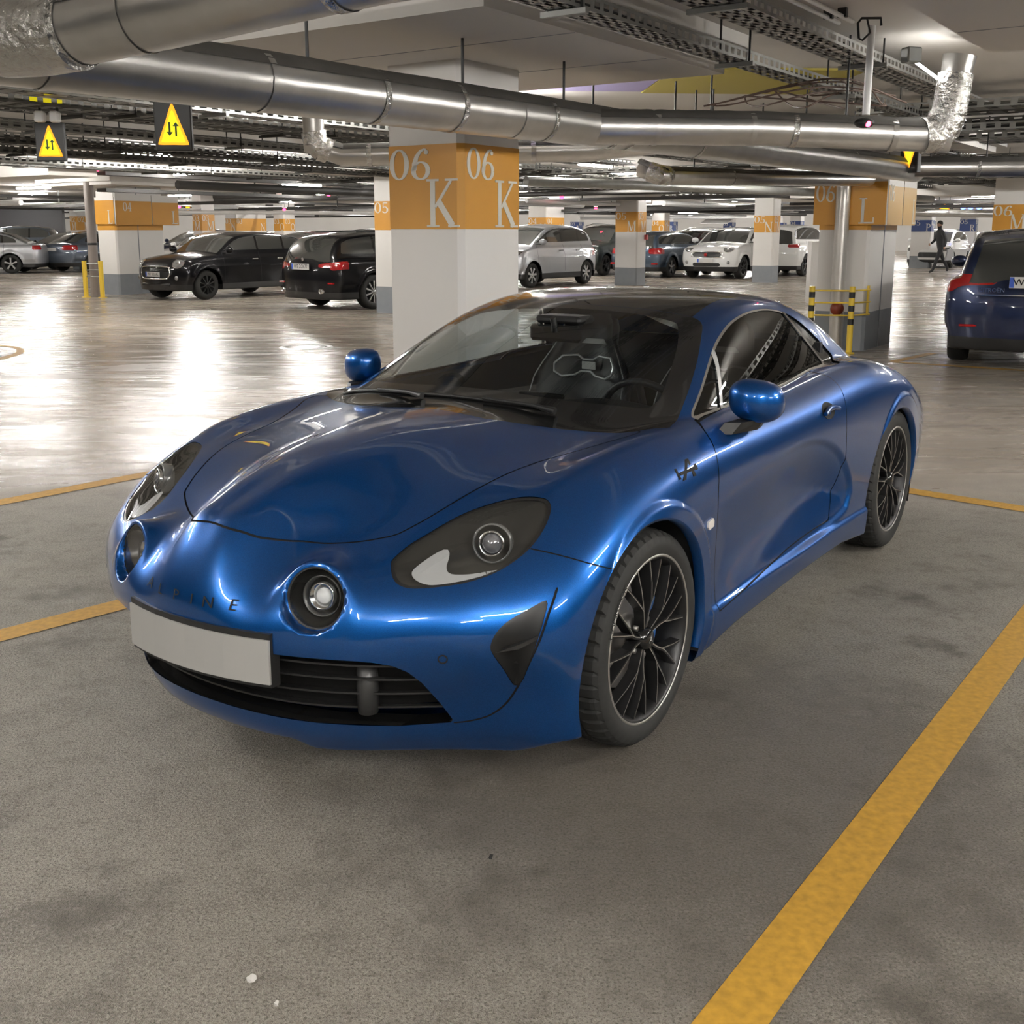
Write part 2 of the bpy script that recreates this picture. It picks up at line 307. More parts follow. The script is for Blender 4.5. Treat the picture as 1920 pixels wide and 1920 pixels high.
# ---------------------------------------------------------------- columns
def column(label, corner, su, sv, ang=UA, num='06', let='K', band=(1.465, 1.965), plinth=.47, paint=None, seam=False, tophi=ZC, both=True, faces='uv', hl=.285, hn=.185, sx=.98):
    """front corner at `corner`; one face runs along u (right), the other along v (left)"""
    paint = paint or M_ORANGE; u = Vector((math.cos(ang), math.sin(ang), 0)); v = Vector((-u.y, u.x, 0)); c = Vector((*corner, 0)); ctr = c+u*su/2+v*sv/2
    t = thing('concrete_column', label, 'column', ctr, ang); ch = .035
    def ring(e): return [(-su/2+ch-e, -sv/2-e), (su/2+e, -sv/2-e), (su/2+e, sv/2+e), (-su/2-e, sv/2+e), (-su/2-e, -sv/2+ch-e)]
    MB().prism(ring(0), 0, tophi, lambda a, b, h: (a, b, h)).build('shaft', M_WHITE, t)
    MB().prism(ring(.002), 0, plinth, lambda a, b, h: (a, b, h)).build('grey_plinth', M_GREYP, t)
    bd = MB().prism(ring(.0035), band[0], band[1], lambda a, b, h: (a, b, h)).build('painted_band', paint, t)
    if seam: MB().box((-su/2+.60, -sv/2-.002, tophi/2), (.018, .012, tophi)).build('joint_seam', M_GREYP, t)
    z0, z1 = band; H = z1-z0
    for f in faces:
        n = sv if f == 'v' else su
        # local frame: x from the left edge of that face as seen
        if f == 'v': F = lambda x, y, h: (-su/2-.0035-h, sv/2-x, y)
        else: F = lambda x, y, h: (-su/2+x, -sv/2-.0035-h, y)
        mb = MB(); lettering(mb, num, .0 if f == 'v' else .045, z1-.02-hn, hn, F, sx*(1.5 if f == 'v' else 1.3)); mb.build('number_lettering', M_LETTER, bd)['kind'] = 'stuff'
        w = glyph(let)[1]*hl*sx; mb = MB(); lettering(mb, let, (n-w-.005) if n < .75 else n-w-.05, z0+.012, hl, F, sx); mb.build('column_letter', M_LETTER, bd)['kind'] = 'stuff'
    return t
column('big white column with orange band 06 K standing right behind the blue coupe', (-.30, 6.66), .60, .555)
kl = column('double white column with pale downpipe and orange 06 L boards, at right', (4.32, 13.44), 1.14, .62, num='06', let='L', seam=True, faces='')
column('white column with orange band 05, half hidden behind the left side of column 06 K', (-1.95, 19.53), .6, .6, num='05', let='L')
c4 = column('wide white column with orange 04 L boards at left beside the black hatchback', (-9.03, 25.38), 1.30, .66, num='04', let='L', seam=True, faces='')
column('white column with orange band 05 M in the middle distance right of column 06 K', (3.35, 29.8), .5, .66, num='05', let='M', band=(1.42, 1.95))
column('white column with orange band 05 N in front of the white compact car', (7.37, 31.4), .5, .58, num='05', let='N', band=(1.40, 1.87))
column('white column with orange band 06 M at the right edge above the dark blue estate', (9.39, 20.3), .6, .6, num='06', let='M', band=(1.45, 1.925))
column('far white column with navy band 05 P left of the walking person', (16.36, 43.5), .5, .74, num='05', let='P', band=(1.42, 1.86), paint=M_NAVY)
column('far white column with navy band 05 R right of the walking person', (20.75, 49.9), .5, .66, num='05', let='R', band=(1.42, 1.95), paint=M_NAVY)
column('small white column with orange band 02 M at far left behind the parked saloons', (-16.4, 42.0), .62, .42, num='02', let='M', band=(1.47, 1.98))
column('white column with orange band 03 M behind the black hatchback', (-9.9, 35.5), .55, .40, num='03', let='M', band=(1.46, 1.96))
column('far orange banded column 04 N behind the silver hatchback', (1.15, 37.0), 1.1, .72, num='04', let='N', band=(1.38, 1.88))
column('far orange banded column 04 O between the columns 05 M and 05 N', (6.35, 46.5), .5, .58, num='04', let='O', band=(1.39, 1.87))
column('far broad orange banded column above the roof of the black hatchback, left', (-10.9, 44.0), 1.6, .6, num='03', let='N', band=(1.45, 1.93))
column('far orange banded column above the roof of the black hatchback, right', (-9.3, 45.5), .6, .6, num='03', let='O', band=(1.45, 1.93))
for i, (px, Y, n, l, lb) in enumerate(((1500, 62, '04', 'R', 'far navy banded column 04 R right of column 05 N'), (1262, 66, '04', 'R', 'far navy banded column right of column 04 O'), (1372, 72, '03', 'T', 'far navy banded column above the white compact car'), (1085, 68, '03', 'T', 'far navy banded column right of column 04 N'), (1468, 75, '04', 'U', 'far navy banded column just right of column 05 N'), (1748, 60, '05', 'U', 'far navy banded column behind the walking person'))):
    column(lb, (along(px, Y)[0], Y), .6, .6, num=n, let=l, band=(1.45, 1.97), paint=M_NAVY)
# boards, downpipe, posts of the column 06 L
def board(t, ang, ctr, a, b, z0, z1, zt, name='sign_board', paint=None):
    """board from a to b (world xy), painted z0..z1, white up to zt"""
    a, b = Vector((*a, 0)), Vector((*b, 0)); d = (b-a); n = d.length; an = math.atan2(d.y, d.x); m = (a+b)/2
    R = Matrix.Rotation(-ang, 3, 'Z'); lc = R @ (m-ctr)
    o = MB().box((lc.x, lc.y, (z0+zt)/2), (n, .03, zt-z0), an-ang).build(name, M_WHITE, t)
    nrm = Vector((math.sin(an), -math.cos(an), 0)); lc2 = R @ (m+nrm*.016-ctr); MB().box((lc2.x, lc2.y, (z0+z1)/2), (n, .004, z1-z0), an-ang).build('board_paint', paint or M_ORANGE, o)
    return o, (R, a, d.normalized(), nrm, n)
def board_text(o, fr, ctr, txt, x, y, h, sx):
    R, a, d, nrm, n = fr; mb = MB(); lettering(mb, txt, x, y, h, lambda p, q, e: tuple(R @ (a+d*p+nrm*(.0185+e)-ctr)+Vector((0, 0, q))), sx); mb.build('board_lettering', M_LETTER, o)['kind'] = 'stuff'
ctr = kl.location.copy(); ctr.z = 0; C0 = Vector((4.32, 13.44, 0)); K0 = C0-V*.20-U*.06
fa = C0+V*.68-U*.06
o, fr = board(kl, UA, ctr, fa.xy, K0.xy, 1.525, 2.03, 2.09); board_text(o, fr, ctr, '06', .02, 1.80, .21, .95); board_text(o, fr, ctr, 'L', .55, 1.54, .30, .9)
e1 = K0+U*.62; o, fr = board(kl, UA, ctr, K0.xy, e1.xy, 1.52, 1.98, 2.10, paint=mat('board_pale_orange', (.62, .42, .20), .5)); board_text(o, fr, ctr, '06', .04, 1.80, .20, .8)
e2 = K0+U*.65; e3 = K0+U*1.22; o, fr = board(kl, UA, ctr, e2.xy, e3.xy, 1.52, 1.98, 2.11, paint=bpy.data.materials['board_pale_orange']); board_text(o, fr, ctr, 'L', .40, 1.54, .30, .8)
ctr = c4.location.copy(); ctr.z = 0; C0 = Vector((-9.03, 25.38, 0)); K0 = C0-V*.10-U*.06; fa = C0+V*.78-U*.06
o, fr = board(c4, UA, ctr, fa.xy, (K0+V*.02).xy, 1.60, 2.13, 2.2); board_text(o, fr, ctr, '0', .0, 1.90, .20, .9); board_text(o, fr, ctr, 'L', .62, 1.61, .30, .8)
e1 = K0+U*.98; o, fr = board(c4, UA, ctr, K0.xy, e1.xy, 1.58, 2.12, 2.26); board_text(o, fr, ctr, '04', .20, 1.89, .20, .95)
e2 = K0+U*1.0; e3 = K0+U*1.75; o, fr = board(c4, UA, ctr, e2.xy, e3.xy, 1.58, 2.10, 2.26); board_text(o, fr, ctr, 'L', .54, 1.61, .30, .85)
M_FOIL = mat('foil_jacket', (.50, .49, .47), .30, .9, noise=(7, .18), bump=.25, bd=.012)
M_FOILC = mat('crumpled_foil', (.55, .54, .52), .22, .95, noise=(26, .25), bump=.9, bd=.03)
M_ZINC = mat('galvanised', (.30, .30, .285), .45, .7, noise=(12, .2))
M_DUSTY = mat('dusty_foil', (.050, .046, .040), .8, .0, noise=(7, .45))
dp = thing('downpipe', 'pale foil wrapped downpipe standing against the column 06 L', 'pipe', (4.00, 13.52, 0))
MB().tube([(0, 0, 0), (0, 0, 2.12)], .085, 18).build('pipe_jacket', mat('pipe_pale', (.55, .53, .50), .35, .6, noise=(9, .15), bump=.3), dp)
MB().lathe([(0, -.012), (.082, -.012), (.082, .0), (0, .0)], 24, 'y', c=(-.03, -.09, .52)).build('red_reflector', mat('reflector_red', (.22, .035, .015), .35), dp)
dp2 = thing('downpipe', 'grey downpipe beside the wide 04 L column at left', 'pipe', (-9.35, 24.75, 0)); MB().tube([(0, 0, 0), (0, 0, 2.55)], .105, 14).build('pipe_jacket', mat('pipe_brown', (.22, .19, .175), .5), dp2)
MB().lathe([(.108, 1.14), (.112, 1.15), (.112, 1.18), (.108, 1.19)], 14).build('pipe_clamp', M_BLK, dp2)
def post(x, y, h, r, label, bands):
    t = thing('guard_post', label, 'post', (x, y, 0)); MB().tube([(0, 0, 0), (0, 0, h)], r, 14).build('post_tube', M_POSTY, t); MB().lathe([(0, 0), (r*1.9, 0), (r*1.9, .012), (r, .016)], 14).build('base_plate', M_POSTY, t)
    for z in bands: MB().lathe([(r+.0015, z-.035), (r+.0015, z+.035)], 14).build('black_band', M_BLK, t)
    return t
pa = post(3.61, 13.25, .80, .035, 'yellow guard post with black bands left of the downpipe', (.70, .54, .39)); pb = post(4.067, 13.17, .80, .035, 'yellow guard post with black bands right of the downpipe', (.70, .54, .38))
for z, wz in ((.75, 'top'), (.605, 'middle'), (.455, 'bottom')):
    tag(MB().tube([(3.61, 13.25, z), (4.067, 13.17, z)], .010, 8).build('guard_rail', M_POSTY), wz+' yellow rail joining the two black banded posts by the downpipe', 'rail', 'rails of the right guard posts')
    tag(MB().tube([(4.067, 13.17, z), (4.36, 13.40, z)], .010, 8).build('guard_rail', M_POSTY), wz+' yellow rail from the right banded post to the column 06 L', 'rail', 'rails to the column')
MB().box((4.335, 13.40, .62), (.05, .02, .36), UA).build('rail_plate', M_POSTY).parent = None
tag(bpy.data.objects['rail_plate'], 'yellow fixing plate on the column 06 L behind the right banded post', 'plate')
post(-9.45, 24.45, .80, .05, 'plain yellow guard post at left, the one further from the wide column', ()); post(-9.05, 24.35, .80, .05, 'plain yellow guard post in front of the wide 04 L column', ())
for z, wz in ((.74, 'top'), (.60, 'middle'), (.46, 'bottom')): tag(MB().tube([(-9.45, 24.45, z), (-9.05, 24.35, z)], .012, 8).build('guard_rail', M_ZINC), wz+' grey rail between the two plain yellow posts at left', 'rail', 'rails of the left guard posts')
t = thing('sign_box', 'small dark box hung on the column 06 L beside the downpipe', 'box', (3.93, 13.9, 1.29), UA+PI/2); MB().box((0, 0, 0), (.12, .05, .19), bev=.008).build('box_case', M_BLK, t); MB().box((0, .027, 0), (.07, .004, .12)).build('box_face', M_LGREY if 'M_LGREY' in globals() else M_HOUS, t)
t = thing('call_point', 'small black box on the left face of the wide 04 L column', 'box', (-9.17, 25.6, 1.42), UA); MB().box((0, 0, 0), (.06, .16, .20), bev=.01).build('box_case', M_BLK, t); MB().box((-.032, -.11, -.02), (.05, .08, .14), bev=.01).build('box_side', M_ZINC, t)
tag(MB().box((3.635, 30.1, 1.28), (.09, .08, .13), UA).build('alarm_button', mat('alarm_red', (.35, .03, .03), .4)), 'small red alarm box on the right edge of column 05 M', 'box')
wl = MB().box((6.27, 22.6, .62), (.42, .3, 1.24)).build('wall_stub', M_WHITE); tag(wl, 'low white wall stub behind the downpipe left of column 06 L', 'wall')
# ---------------------------------------------------------------- ceiling slabs, ducts, trays, signs
def frame_box(name, c, su, sv, z0, z1, m=None, **k): return MB().box((c[0], c[1], (z0+z1)/2), (su, sv, z1-z0), UA).build(name, m or M_CEIL, **k)
def drop(label, c, su, sv):
    t = thing('drop_panel', label, 'ceiling panel', (c[0], c[1], 0), UA)
    MB().box((0, 0, (ZD+ZC)/2+.035), (su, sv, ZC-ZD-.07)).build('upper_step', M_CEIL, t); MB().box((0, 0, ZD+.035), (su-.22, sv-.22, .07)).build('lower_step', M_CEIL, t)
    for k in (-1, 1): MB().box((k*su*.18, 0, ZD-.0005), (.006, sv-.24, .003)).build('panel_joint', M_GREYP, t)
    return t
pc = Vector((-.098, 5.0, 0)); pk = pc+U*1.42+V*1.38; drop('pale dropped ceiling panel around the top of column 06 K', pk, 2.84, 2.76)
pc2 = Vector((2.66, 6.62, 0)); pk2 = pc2-U*1.4-V*1.4; drop('pale dropped ceiling panel in the top right corner of the picture', pk2, 2.8, 2.8)
pc3 = Vector((4.32, 13.44, 0))+U*.57+V*.3; drop('dropped ceiling panel over the column 06 L', pc3, 2.9, 2.76)
drop('dropped ceiling panel over the wide 04 L column', Vector((-9.03, 25.38, 0))+U*.6+V*.3, 2.9, 2.76); drop('dropped ceiling panel over the column 05 behind column 06 K', Vector((-1.95, 19.53, 0))+U*.3+V*.3, 2.8, 2.76); drop('dropped ceiling panel over the column 06 M at right', Vector((9.39, 20.3, 0))+U*.3+V*.3, 2.8, 2.76)
for i, (c, su, sv, z0, lb) in enumerate((((1.6, 30.5), .9, 5, 2.24, 'white ceiling beam behind the silver hatchback'), ((-13., 22.5), .9, 14, 2.34, 'white ceiling beam at the far left above the parked saloons'), ((12.5, 22.5), .9, 14, 2.20, 'white ceiling beam above column 06 M'))):
    tag(frame_box('ceiling_beam', c, su, sv, z0, ZC, M_CEIL), lb, 'beam')
def pipe(label, pts, r, m=None, seams=(), hang=(), name='insulated_pipe', elbows=(), n=26, dust=True):
    P = [Vector(p) for p in pts]; t = thing(name, label, 'pipe', P[0]); Q = [p-P[0] for p in P]
    MB().tube(Q, r, n).build('pipe_jacket', m or M_FOIL, t)
    tot = [0]
    for a, b in zip(Q[:-1], Q[1:]): tot.append(tot[-1]+(b-a).length)
    def at(s):
        for i in range(len(Q)-1):
            if s <= tot[i+1] or i == len(Q)-2: k = (s-tot[i])/(tot[i+1]-tot[i]); return Q[i].lerp(Q[i+1], k), (Q[i+1]-Q[i]).normalized()
    for s in seams:
        c, d = at(s); MB().tube([c-d*.018, c+d*.018], r+.0035, n, cap=False).build('seam_band', M_FOILC if int(s*10) % 2 else M_FOIL, t)
    for i in elbows: MB().tube([Q[i]+(Q[i-1]-Q[i]).normalized()*r*1.35, Q[i]+(Q[i-1]-Q[i]).normalized()*r*.5+(Q[i+1]-Q[i]).normalized()*r*.15, Q[i]+(Q[i+1]-Q[i]).normalized()*r*.5+(Q[i-1]-Q[i]).normalized()*r*.15, Q[i]+(Q[i+1]-Q[i]).normalized()*r*1.35], r*1.12, n).build('elbow_wrap', M_FOILC, t)
    if dust:                                     # thick dust lying along the upper side
        for a, b in zip(Q[:-1], Q[1:]):
            d = (b-a).normalized()
            if abs(d.z) > .5: continue
            sd = Vector((-d.y, d.x, 0)).normalized(); mb = MB(); v = []
            for e in np.linspace(0, 1, 24):
                for k in np.linspace(-1, 1, 9): an = k*1.08; v.append(a.lerp(b, e)+sd*math.sin(an)*(r+.003)+Vector((0, 0, 1))*math.cos(an)*(r+.003+.004*random.random()))
            mb.add(v, [(i*9+k, i*9+k+1, (i+1)*9+k+1, (i+1)*9+k) for i in range(23) for k in range(8)], True); mb.build('dust_layer', M_DUSTY, t)
    for s in hang:
        c, d = at(s); MB().tube([c+Vector((0, 0, r*.9)), Vector((c.x, c.y, ZC-P[0].z))], .008, 8).build('hanger_rod', M_BLK, t)
    return t
p0 = Vector((-2.35, 3.03, 2.06)); p1 = Vector((.56, 7.14, 2.095)); p2 = Vector((4.55, 12.7, 2.12))
pipe('long silver foil pipe running from the upper left past column 06 K', [p0, p1, p2], .125, seams=(1.2, 2.2, 2.9, 3.5, 4.05, 4.35, 5.1, 5.3, 6.3, 8., 9.6), hang=(2.5, 3.62, 4.6, 6.6, 8.5))
pipe('silver foil pipe branching right to a crumpled upright elbow', [(.50, 7.0, 2.085), (1.62, 7.30, 2.10), (2.81, 7.38, 2.055), (2.875, 7.36, 2.56)], .105, seams=(.4, 1.05, 1.35, 2.0), elbows=(2,), hang=(1.7,))
MB().tube([(2.835, 7.372, 2.2), (2.86, 7.364, 2.45)], .109, 24).build('foil_wrap', M_FOILC); tag(bpy.data.objects['foil_wrap'], 'crumpled foil sleeve on the upright pipe at top right', 'pipe sleeve')
pipe('very big silver pipe across the top left corner, bent in the middle', [(-2.0, 3.62, 2.045), (-1.40, 3.42, 2.025), (-.98, 3.22, 2.06), (.2, 2.5, 2.14)], .105, seams=(.35, .78, 1.02, 1.75), elbows=(1,))
pipe('silver pipe with an upright end behind the left side of column 06 K', [(-1.56, 8.9, 2.55), (-1.56, 8.9, 2.10), (-1.35, 8.98, 2.045), (.62, 9.0, 2.085), (1.1, 8.3, 2.10)], .088, seams=(.5, .9, 2.2), elbows=(1,))
pipe('silver pipe level above column 06 L going right', [(4.40, 12.4, 2.14), (5.9, 12.3, 2.14), (7.5, 12.25, 2.14)], .105, seams=(.7, 1.4), hang=(.2, .8))
pipe('pale pipe under the trays in the middle distance right of column 06 K', [(1.10, 9.6, 1.98), (1.25, 9.5, 1.915), (2.6, 11.3, 1.97), (4.2, 13.2, 2.045)], .075, seams=(.3, 1.5), elbows=(1,), hang=(.8, 2.2))
pipe('thin white pipe crossing below the far beams at left', [(-12, 33, 2.0), (-3, 36, 2.0)], .06, mat('pipe_white', (.6, .59, .57), .4), dust=False, n=10)
pipe('thin grey water pipe across the far trays right of column 06 K', [(.2, 16, 2.15), (5.5, 20, 2.12), (9, 24, 2.12)], .07, M_ZINC, dust=False, n=12)
pipe('far silver duct above the navy columns', [(9., 30., 2.03), (13, 36, 2.03), (22, 44, 2.03)], .13, dust=False, n=14)
def tray(label, a, b, w=.22, h=.06, cables=5, pitch=.085, hang=1.9, m=None):
    """perforated steel cable tray with cables lying in it"""
    a, b = Vector(a), Vector(b); L = (b-a).length; an = math.atan2(b.y-a.y, b.x-a.x); t = thing('cable_tray', label, 'cable tray', a, an); m = m or M_ZINC; dz = (b.z-a.z)/L
    for s in (-1, 1):
        mb = MB(); y = s*w/2; n = int(L/pitch)
        for z0, z1 in ((0, .016), (h-.016, h)): mb.add([(0, y, z0), (L, y, z0+dz*L), (L, y, z1+dz*L), (0, y, z1)]+[(0, y+.002, z0), (L, y+.002, z0+dz*L), (L, y+.002, z1+dz*L), (0, y+.002, z1)], [(0, 1, 2, 3), (7, 6, 5, 4), (3, 2, 6, 7), (0, 4, 5, 1)])
        for i in range(n): mb.add([(i*pitch, y, .016+dz*i*pitch), (i*pitch+pitch*.42, y, .016+dz*i*pitch), (i*pitch+pitch*.42, y, h-.016+dz*i*pitch), (i*pitch, y, h-.016+dz*i*pitch)], [(0, 1, 2, 3)])
        mb.build('side_rail', m, t)['kind'] = 'stuff'
    mb = MB(); n = int(L/(pitch*1.5))
    for i in range(n): x = i*pitch*1.5; mb.add([(x, -w/2, dz*x), (x+pitch*.8, -w/2, dz*x), (x+pitch*.8, w/2, dz*x), (x, w/2, dz*x)], [(0, 1, 2, 3)])
    for k in (-.3, 0, .3): mb.add([(0, k*w-.012, 0), (L, k*w-.012, dz*L), (L, k*w+.012, dz*L), (0, k*w+.012, 0)], [(0, 1, 2, 3)])
    mb.build('tray_floor', m, t)['kind'] = 'stuff'
    if cables:
        mb = MB(); ns = max(3, int(L/.6))
        for k in range(cables):
            y = (k+.5)/cables*w*.85-w*.42; mb.tube([(L*i/ns, y+random.uniform(-.018, .018), .012+dz*L*i/ns+random.uniform(0, .03)) for i in range(ns+1)], random.choice((.006, .008, .011)), 5, cap=False)
        mb.build('cable_bundle', M_CABLE, t)['kind'] = 'stuff'
    if hang:
        for i in range(int(L/hang)+1):
            x = min(i*hang+.3, L-.05); z = ZC-a.z
            if z > .03:
                for s in (-1, 1): MB().box((x, s*(w/2+.012), z/2), (.010, .010, z)).build('hanger_rod', M_BLK, t)
                MB().box((x, 0, -.015), (.03, w+.08, .025)).build('cross_arm', m, t)
    return t
M_CABLE = mat('cable_black', (.022, .021, .02), .55)
M_DZINC = mat('dark_galvanised', (.085, .083, .075), .5, .5)
def uv(u, v, z): p = U*u+V*v; return (p.x, p.y, z)
tray('slotted cable tray running beside the right edge of the dropped panel of column 06 K', uv(2.2, 2.74, 2.43), uv(10.5, 2.74, 2.43), .16, .065, 3)
tray('wide perforated cable tray at the top right between panel and conduits', uv(2.6, 2.36, 2.53), uv(10.8, 2.36, 2.53), .24, .06, 4, hang=2.3)
for k, (v, z, w, u0, u1) in enumerate(((7.3, 2.40, .25, 1.2, 13), (8.2, 2.42, .3, 1.0, 15), (8.95, 2.46, .3, 1.0, 15), (9.55, 2.36, .2, 1.0, 14), (10.2, 2.44, .3, .6, 18), (11.0, 2.34, .25, .5, 17), (11.7, 2.45, .3, .5, 19), (12.6, 2.36, .3, .3, 20), (13.4, 2.45, .35, .2, 20), (14.8, 2.40, .35, .2, 22), (16.2, 2.44, .35, .2, 22))):
    tray(('first', 'second', 'third', 'fourth', 'fifth', 'sixth', 'seventh', 'eighth', 'ninth', 'tenth', 'eleventh')[k]+' long cable tray from the camera, among those left of column 06 K', uv(u0, v, z), uv(u1, v, z), w, .07, 5, .12, 2.4, M_DZINC if k % 3 else M_ZINC)
for k, (u, z, w) in enumerate(((10.2, 2.47, .3), (10.9, 2.50, .3), (11.6, 2.40, .3), (12.2, 2.5, .35), (13.3, 2.45, .35), (14.6, 2.5, .35))):
    tray(('first', 'second', 'third', 'fourth', 'fifth', 'sixth')[k]+' cross tray from the camera, among those right of the upright foil elbow', uv(u, -4.5, z), uv(u, 3.2 if k != 2 else 7.5, z), w, .07, 5, .13, 2.6, M_DZINC if k % 2 else M_ZINC)
for k, (v, z) in enumerate(((4.6, 2.30), (5.6, 2.42), (6.4, 2.36), (3.6, 2.40))):
    tray(('first', 'second', 'third', 'fourth')[k]+' of the long trays seen right of column 06 K under the ceiling', uv(11.5, v, z), uv(31, v, z), .3, .07, 5, .16, 3.2, M_DZINC)
for k, (u, z) in enumerate(((16., 2.38), (18.5, 2.42), (21., 2.36), (24., 2.40), (28., 2.38))):
    tray(('first', 'second', 'third', 'fourth', 'fifth')[k]+' far cross tray over the middle of the garage', uv(u, -8, z), uv(u, 16, z), .35, .07, 4, .2, 4.5, M_DZINC)
for c_, sx_, m_, lb in (((.62, 9.3), 1.15, mat('ceiling_lilac', (.30, .26, .46), .6), 'lilac ceiling field right of column 06 K'), ((1.95, 9.5), 1.5, mat('ceiling_olive', (.40, .33, .05), .6), 'yellow olive ceiling field right of the lilac one')):
    tag(MB().box((c_[0], c_[1], ZC-.008), (sx_, 1.5, .016), .06).build('coloured_ceiling_field', m_), lb, 'ceiling field')  # thin lilac and olive plates flush under the ceiling slab
# conduits with the down tube and red lamp
for dv, lb in ((2.19, 'left of the two white conduits at top right'), (2.11, 'right of the two white conduits at top right')):
    t = thing('conduit', lb, 'conduit', uv(3.5, dv, 2.62), UA); MB().tube([(0, 0, 0), (2.98, 0, 0)], .013, 8).build('conduit_tube', M_HOUS, t)
    for s in (.5, 1.3, 2.1, 2.8): MB().box((s, 0, .02), (.03, .05, .05)).build('conduit_clip', M_BLK, t)
t = thing('sensor_drop', 'white tube hanging from the conduits with a red lamp at its end', 'sensor', (2.08, 6.66, 0)); MB().tube([(0, 0, 2.62), (.0, 0, 2.57), (-.01, -.02, 2.12)], .022, 10).build('drop_tube', M_HOUS, t)
MB().ball((-.02, -.03, 2.075), (.06, .05, .03), 14, 8).build('sensor_dome', M_BLK, t); MB().ball((-.01, -.065, 2.068), .018, 10, 8).build('red_lamp', emis('led_red', (1., .02, .06), 30), t)
t = thing('hook_bracket', 'black wire bracket with a loop on the top right conduits', 'bracket', (1.97, 6.3, 2.55)); MB().tube([(-.07, 0, -.06), (-.08, 0, .02), (-.06, 0, .045), (.05, .02, .05), (.055, .02, .01)], .007, 8).build('bracket_wire', M_BLK, t); MB().tube([(-.03, 0, .04), (-.01, 0, -.03), (-.05, .0, -.07), (-.07, 0, -.06)], .006, 8).build('bracket_strap', M_BLK, t)
t = thing('junction_box', 'grey junction box right of the hanging white tube', 'box', (2.42, 6.95, 2.50), .3); MB().box((0, 0, 0), (.10, .08, .09), bev=.008).build('box_case', mat('box_grey', (.27, .28, .27), .5), t)
t = thing('slim_lamp', 'slim lit tube beside the grey junction box at top right', 'lamp', (2.56, 7.25, 2.49), 0); MB().tube([(0, 0, .01), (.33, .32, -.09)], .009, 8).build('slim_tube', emis('slim_light', (1., .97, .92), 40), t)
mb = MB()
for k in range(9):
    pts = []
    for q in np.linspace(0, 1, 14): pts.append((1.55+.9*q+.25*math.sin(q*3+k), 7.6+.35*math.sin(2*PI*q+k*.35)*.5, 2.34+.10*math.sin(PI*q)*(k-4)/5+.05*math.sin(q*5+k)))
    mb.tube(pts, .006, 5)
o = mb.build('loose_cables', mat('cable_brown', (.11, .07, .055), .5)); o['kind'] = 'stuff'; tag(o, 'loops of loose cable lying above the branching foil pipe', 'cables')
for i, (x, y) in enumerate(((.62, 8.7), (1.35, 9.4), (1.75, 9.9))): tag(MB().tube([(x, y, 2.2), (x, y, ZC)], .009, 6).build('threaded_rod', M_BLK), ('nearest', 'middle', 'farthest')[i]+' of three dark threaded rods right of column 06 K', 'rod', 'threaded rods right of column 06 K')
random.seed(21)
for nm, m_, n_, lb in (('far_pipework', mat('far_dark', (.04, .038, .036), .6), 70, 'dark tangle of far pipes and trays under the distant ceiling'), ('far_conduits', M_HOUS, 34, 'pale thin pipes among the dark far pipework')):
    mb = MB()
    for k in range(n_):
        Y = random.uniform(24, 62); X = random.uniform(-.5, .55)*Y; z = random.uniform(2.12, 2.6); L = random.uniform(4, 14); a_ = UA if random.random() < .5 else UA+PI/2; d = Vector((math.cos(a_), math.sin(a_), 0))*L/2
        if random.random() < .45 and m_ is not M_HOUS: mb.box((X, Y, z), (L, .3, .07), a_)
        else: mb.tube([Vector((X, Y, z))-d, Vector((X, Y, z))+d], random.choice((.03, .05, .08)), 7)
        if random.random() < .5: mb.box((X, Y, (z+ZC)/2), (.03, .03, ZC-z))
    o = mb.build(nm, m_); o['kind'] = 'stuff'; tag(o, lb, 'pipes')
# ---------------------------------------------------------------- lit signs and small lamps
def ltri(w, h, r=.0): return [(-w/2, 0), (w/2, 0), (0, h)]
M_SY = emis('sign_yellow', (1., .82, .02), 1.35); M_SO = emis('sign_orange', (1., .32, .02), 1.5); M_SG = mat('sign_green', (.01, .06, .01), .5)
def sign(label, x, y, z, w, h, ang=0, inv=False, post=True, arrows=True):
    t = thing('warning_sign', label, 'sign', (x, y, z), ang); sg = -1 if inv else 1
    MB().box((0, .03, 0), (w, .06, h), bev=.006).build('sign_case', M_BLK, t)
    tw, th = w*.78, h*.76; F = lambda a, b, e: (a, -.001-e, sg*(b-th/2))
    def rnd(w_, h_, y0): return smooth_poly([(-w_*.42, y0), (0, y0), (w_*.42, y0), (w_*.47, y0+h_*.06), (w_*.26, y0+h_*.5), (w_*.06, y0+h_*.94), (0, y0+h_), (-w_*.06, y0+h_*.94), (-w_*.26, y0+h_*.5), (-w_*.47, y0+h_*.06)], 3)
    MB().prism([tuple(p) for p in rnd(tw*1.1, th*1.04, 0)], 0, .003, F).build('sign_border', M_SO, t); MB().prism([tuple(p) for p in rnd(tw*.84, th*.80, th*.065)], .003, .006, F).build('sign_face', M_SY, t)
    if arrows:
        for k in (-1, 1):
            x0 = k*tw*.11; q = th*.22; L_ = th*.36; d = k
            G = lambda a, b, e: (a, -.001-e, b-th/2)
            s = [(x0-.006, q), (x0+.006, q), (x0+.006, q+L_*.7), (x0+.02, q+L_*.7), (x0, q+L_), (x0-.02, q+L_*.7), (x0-.006, q+L_*.7)]
            if d < 0: s = [(a, 2*q+L_-b) for a, b in s][::-1]
            MB().prism(s, .006, .008, G).build('sign_arrow', M_SG, t)
    if post:
        for k in (-1, 1): MB().box((k*w*.3, .03, h/2+(ZC-z-h/2)/2), (.02, .02, ZC-z-h/2)).build('sign_hanger', M_BLK, t)
    return t
sign('lit yellow triangle sign with two arrows under the long foil pipe', -2.11, 7.05, 2.10, .225, .31, .1)
t = sign('smaller lit yellow triangle sign with two arrows at far left under two grey lamp heads', -3.70, 9.05, 2.155, .225, .30, .1)
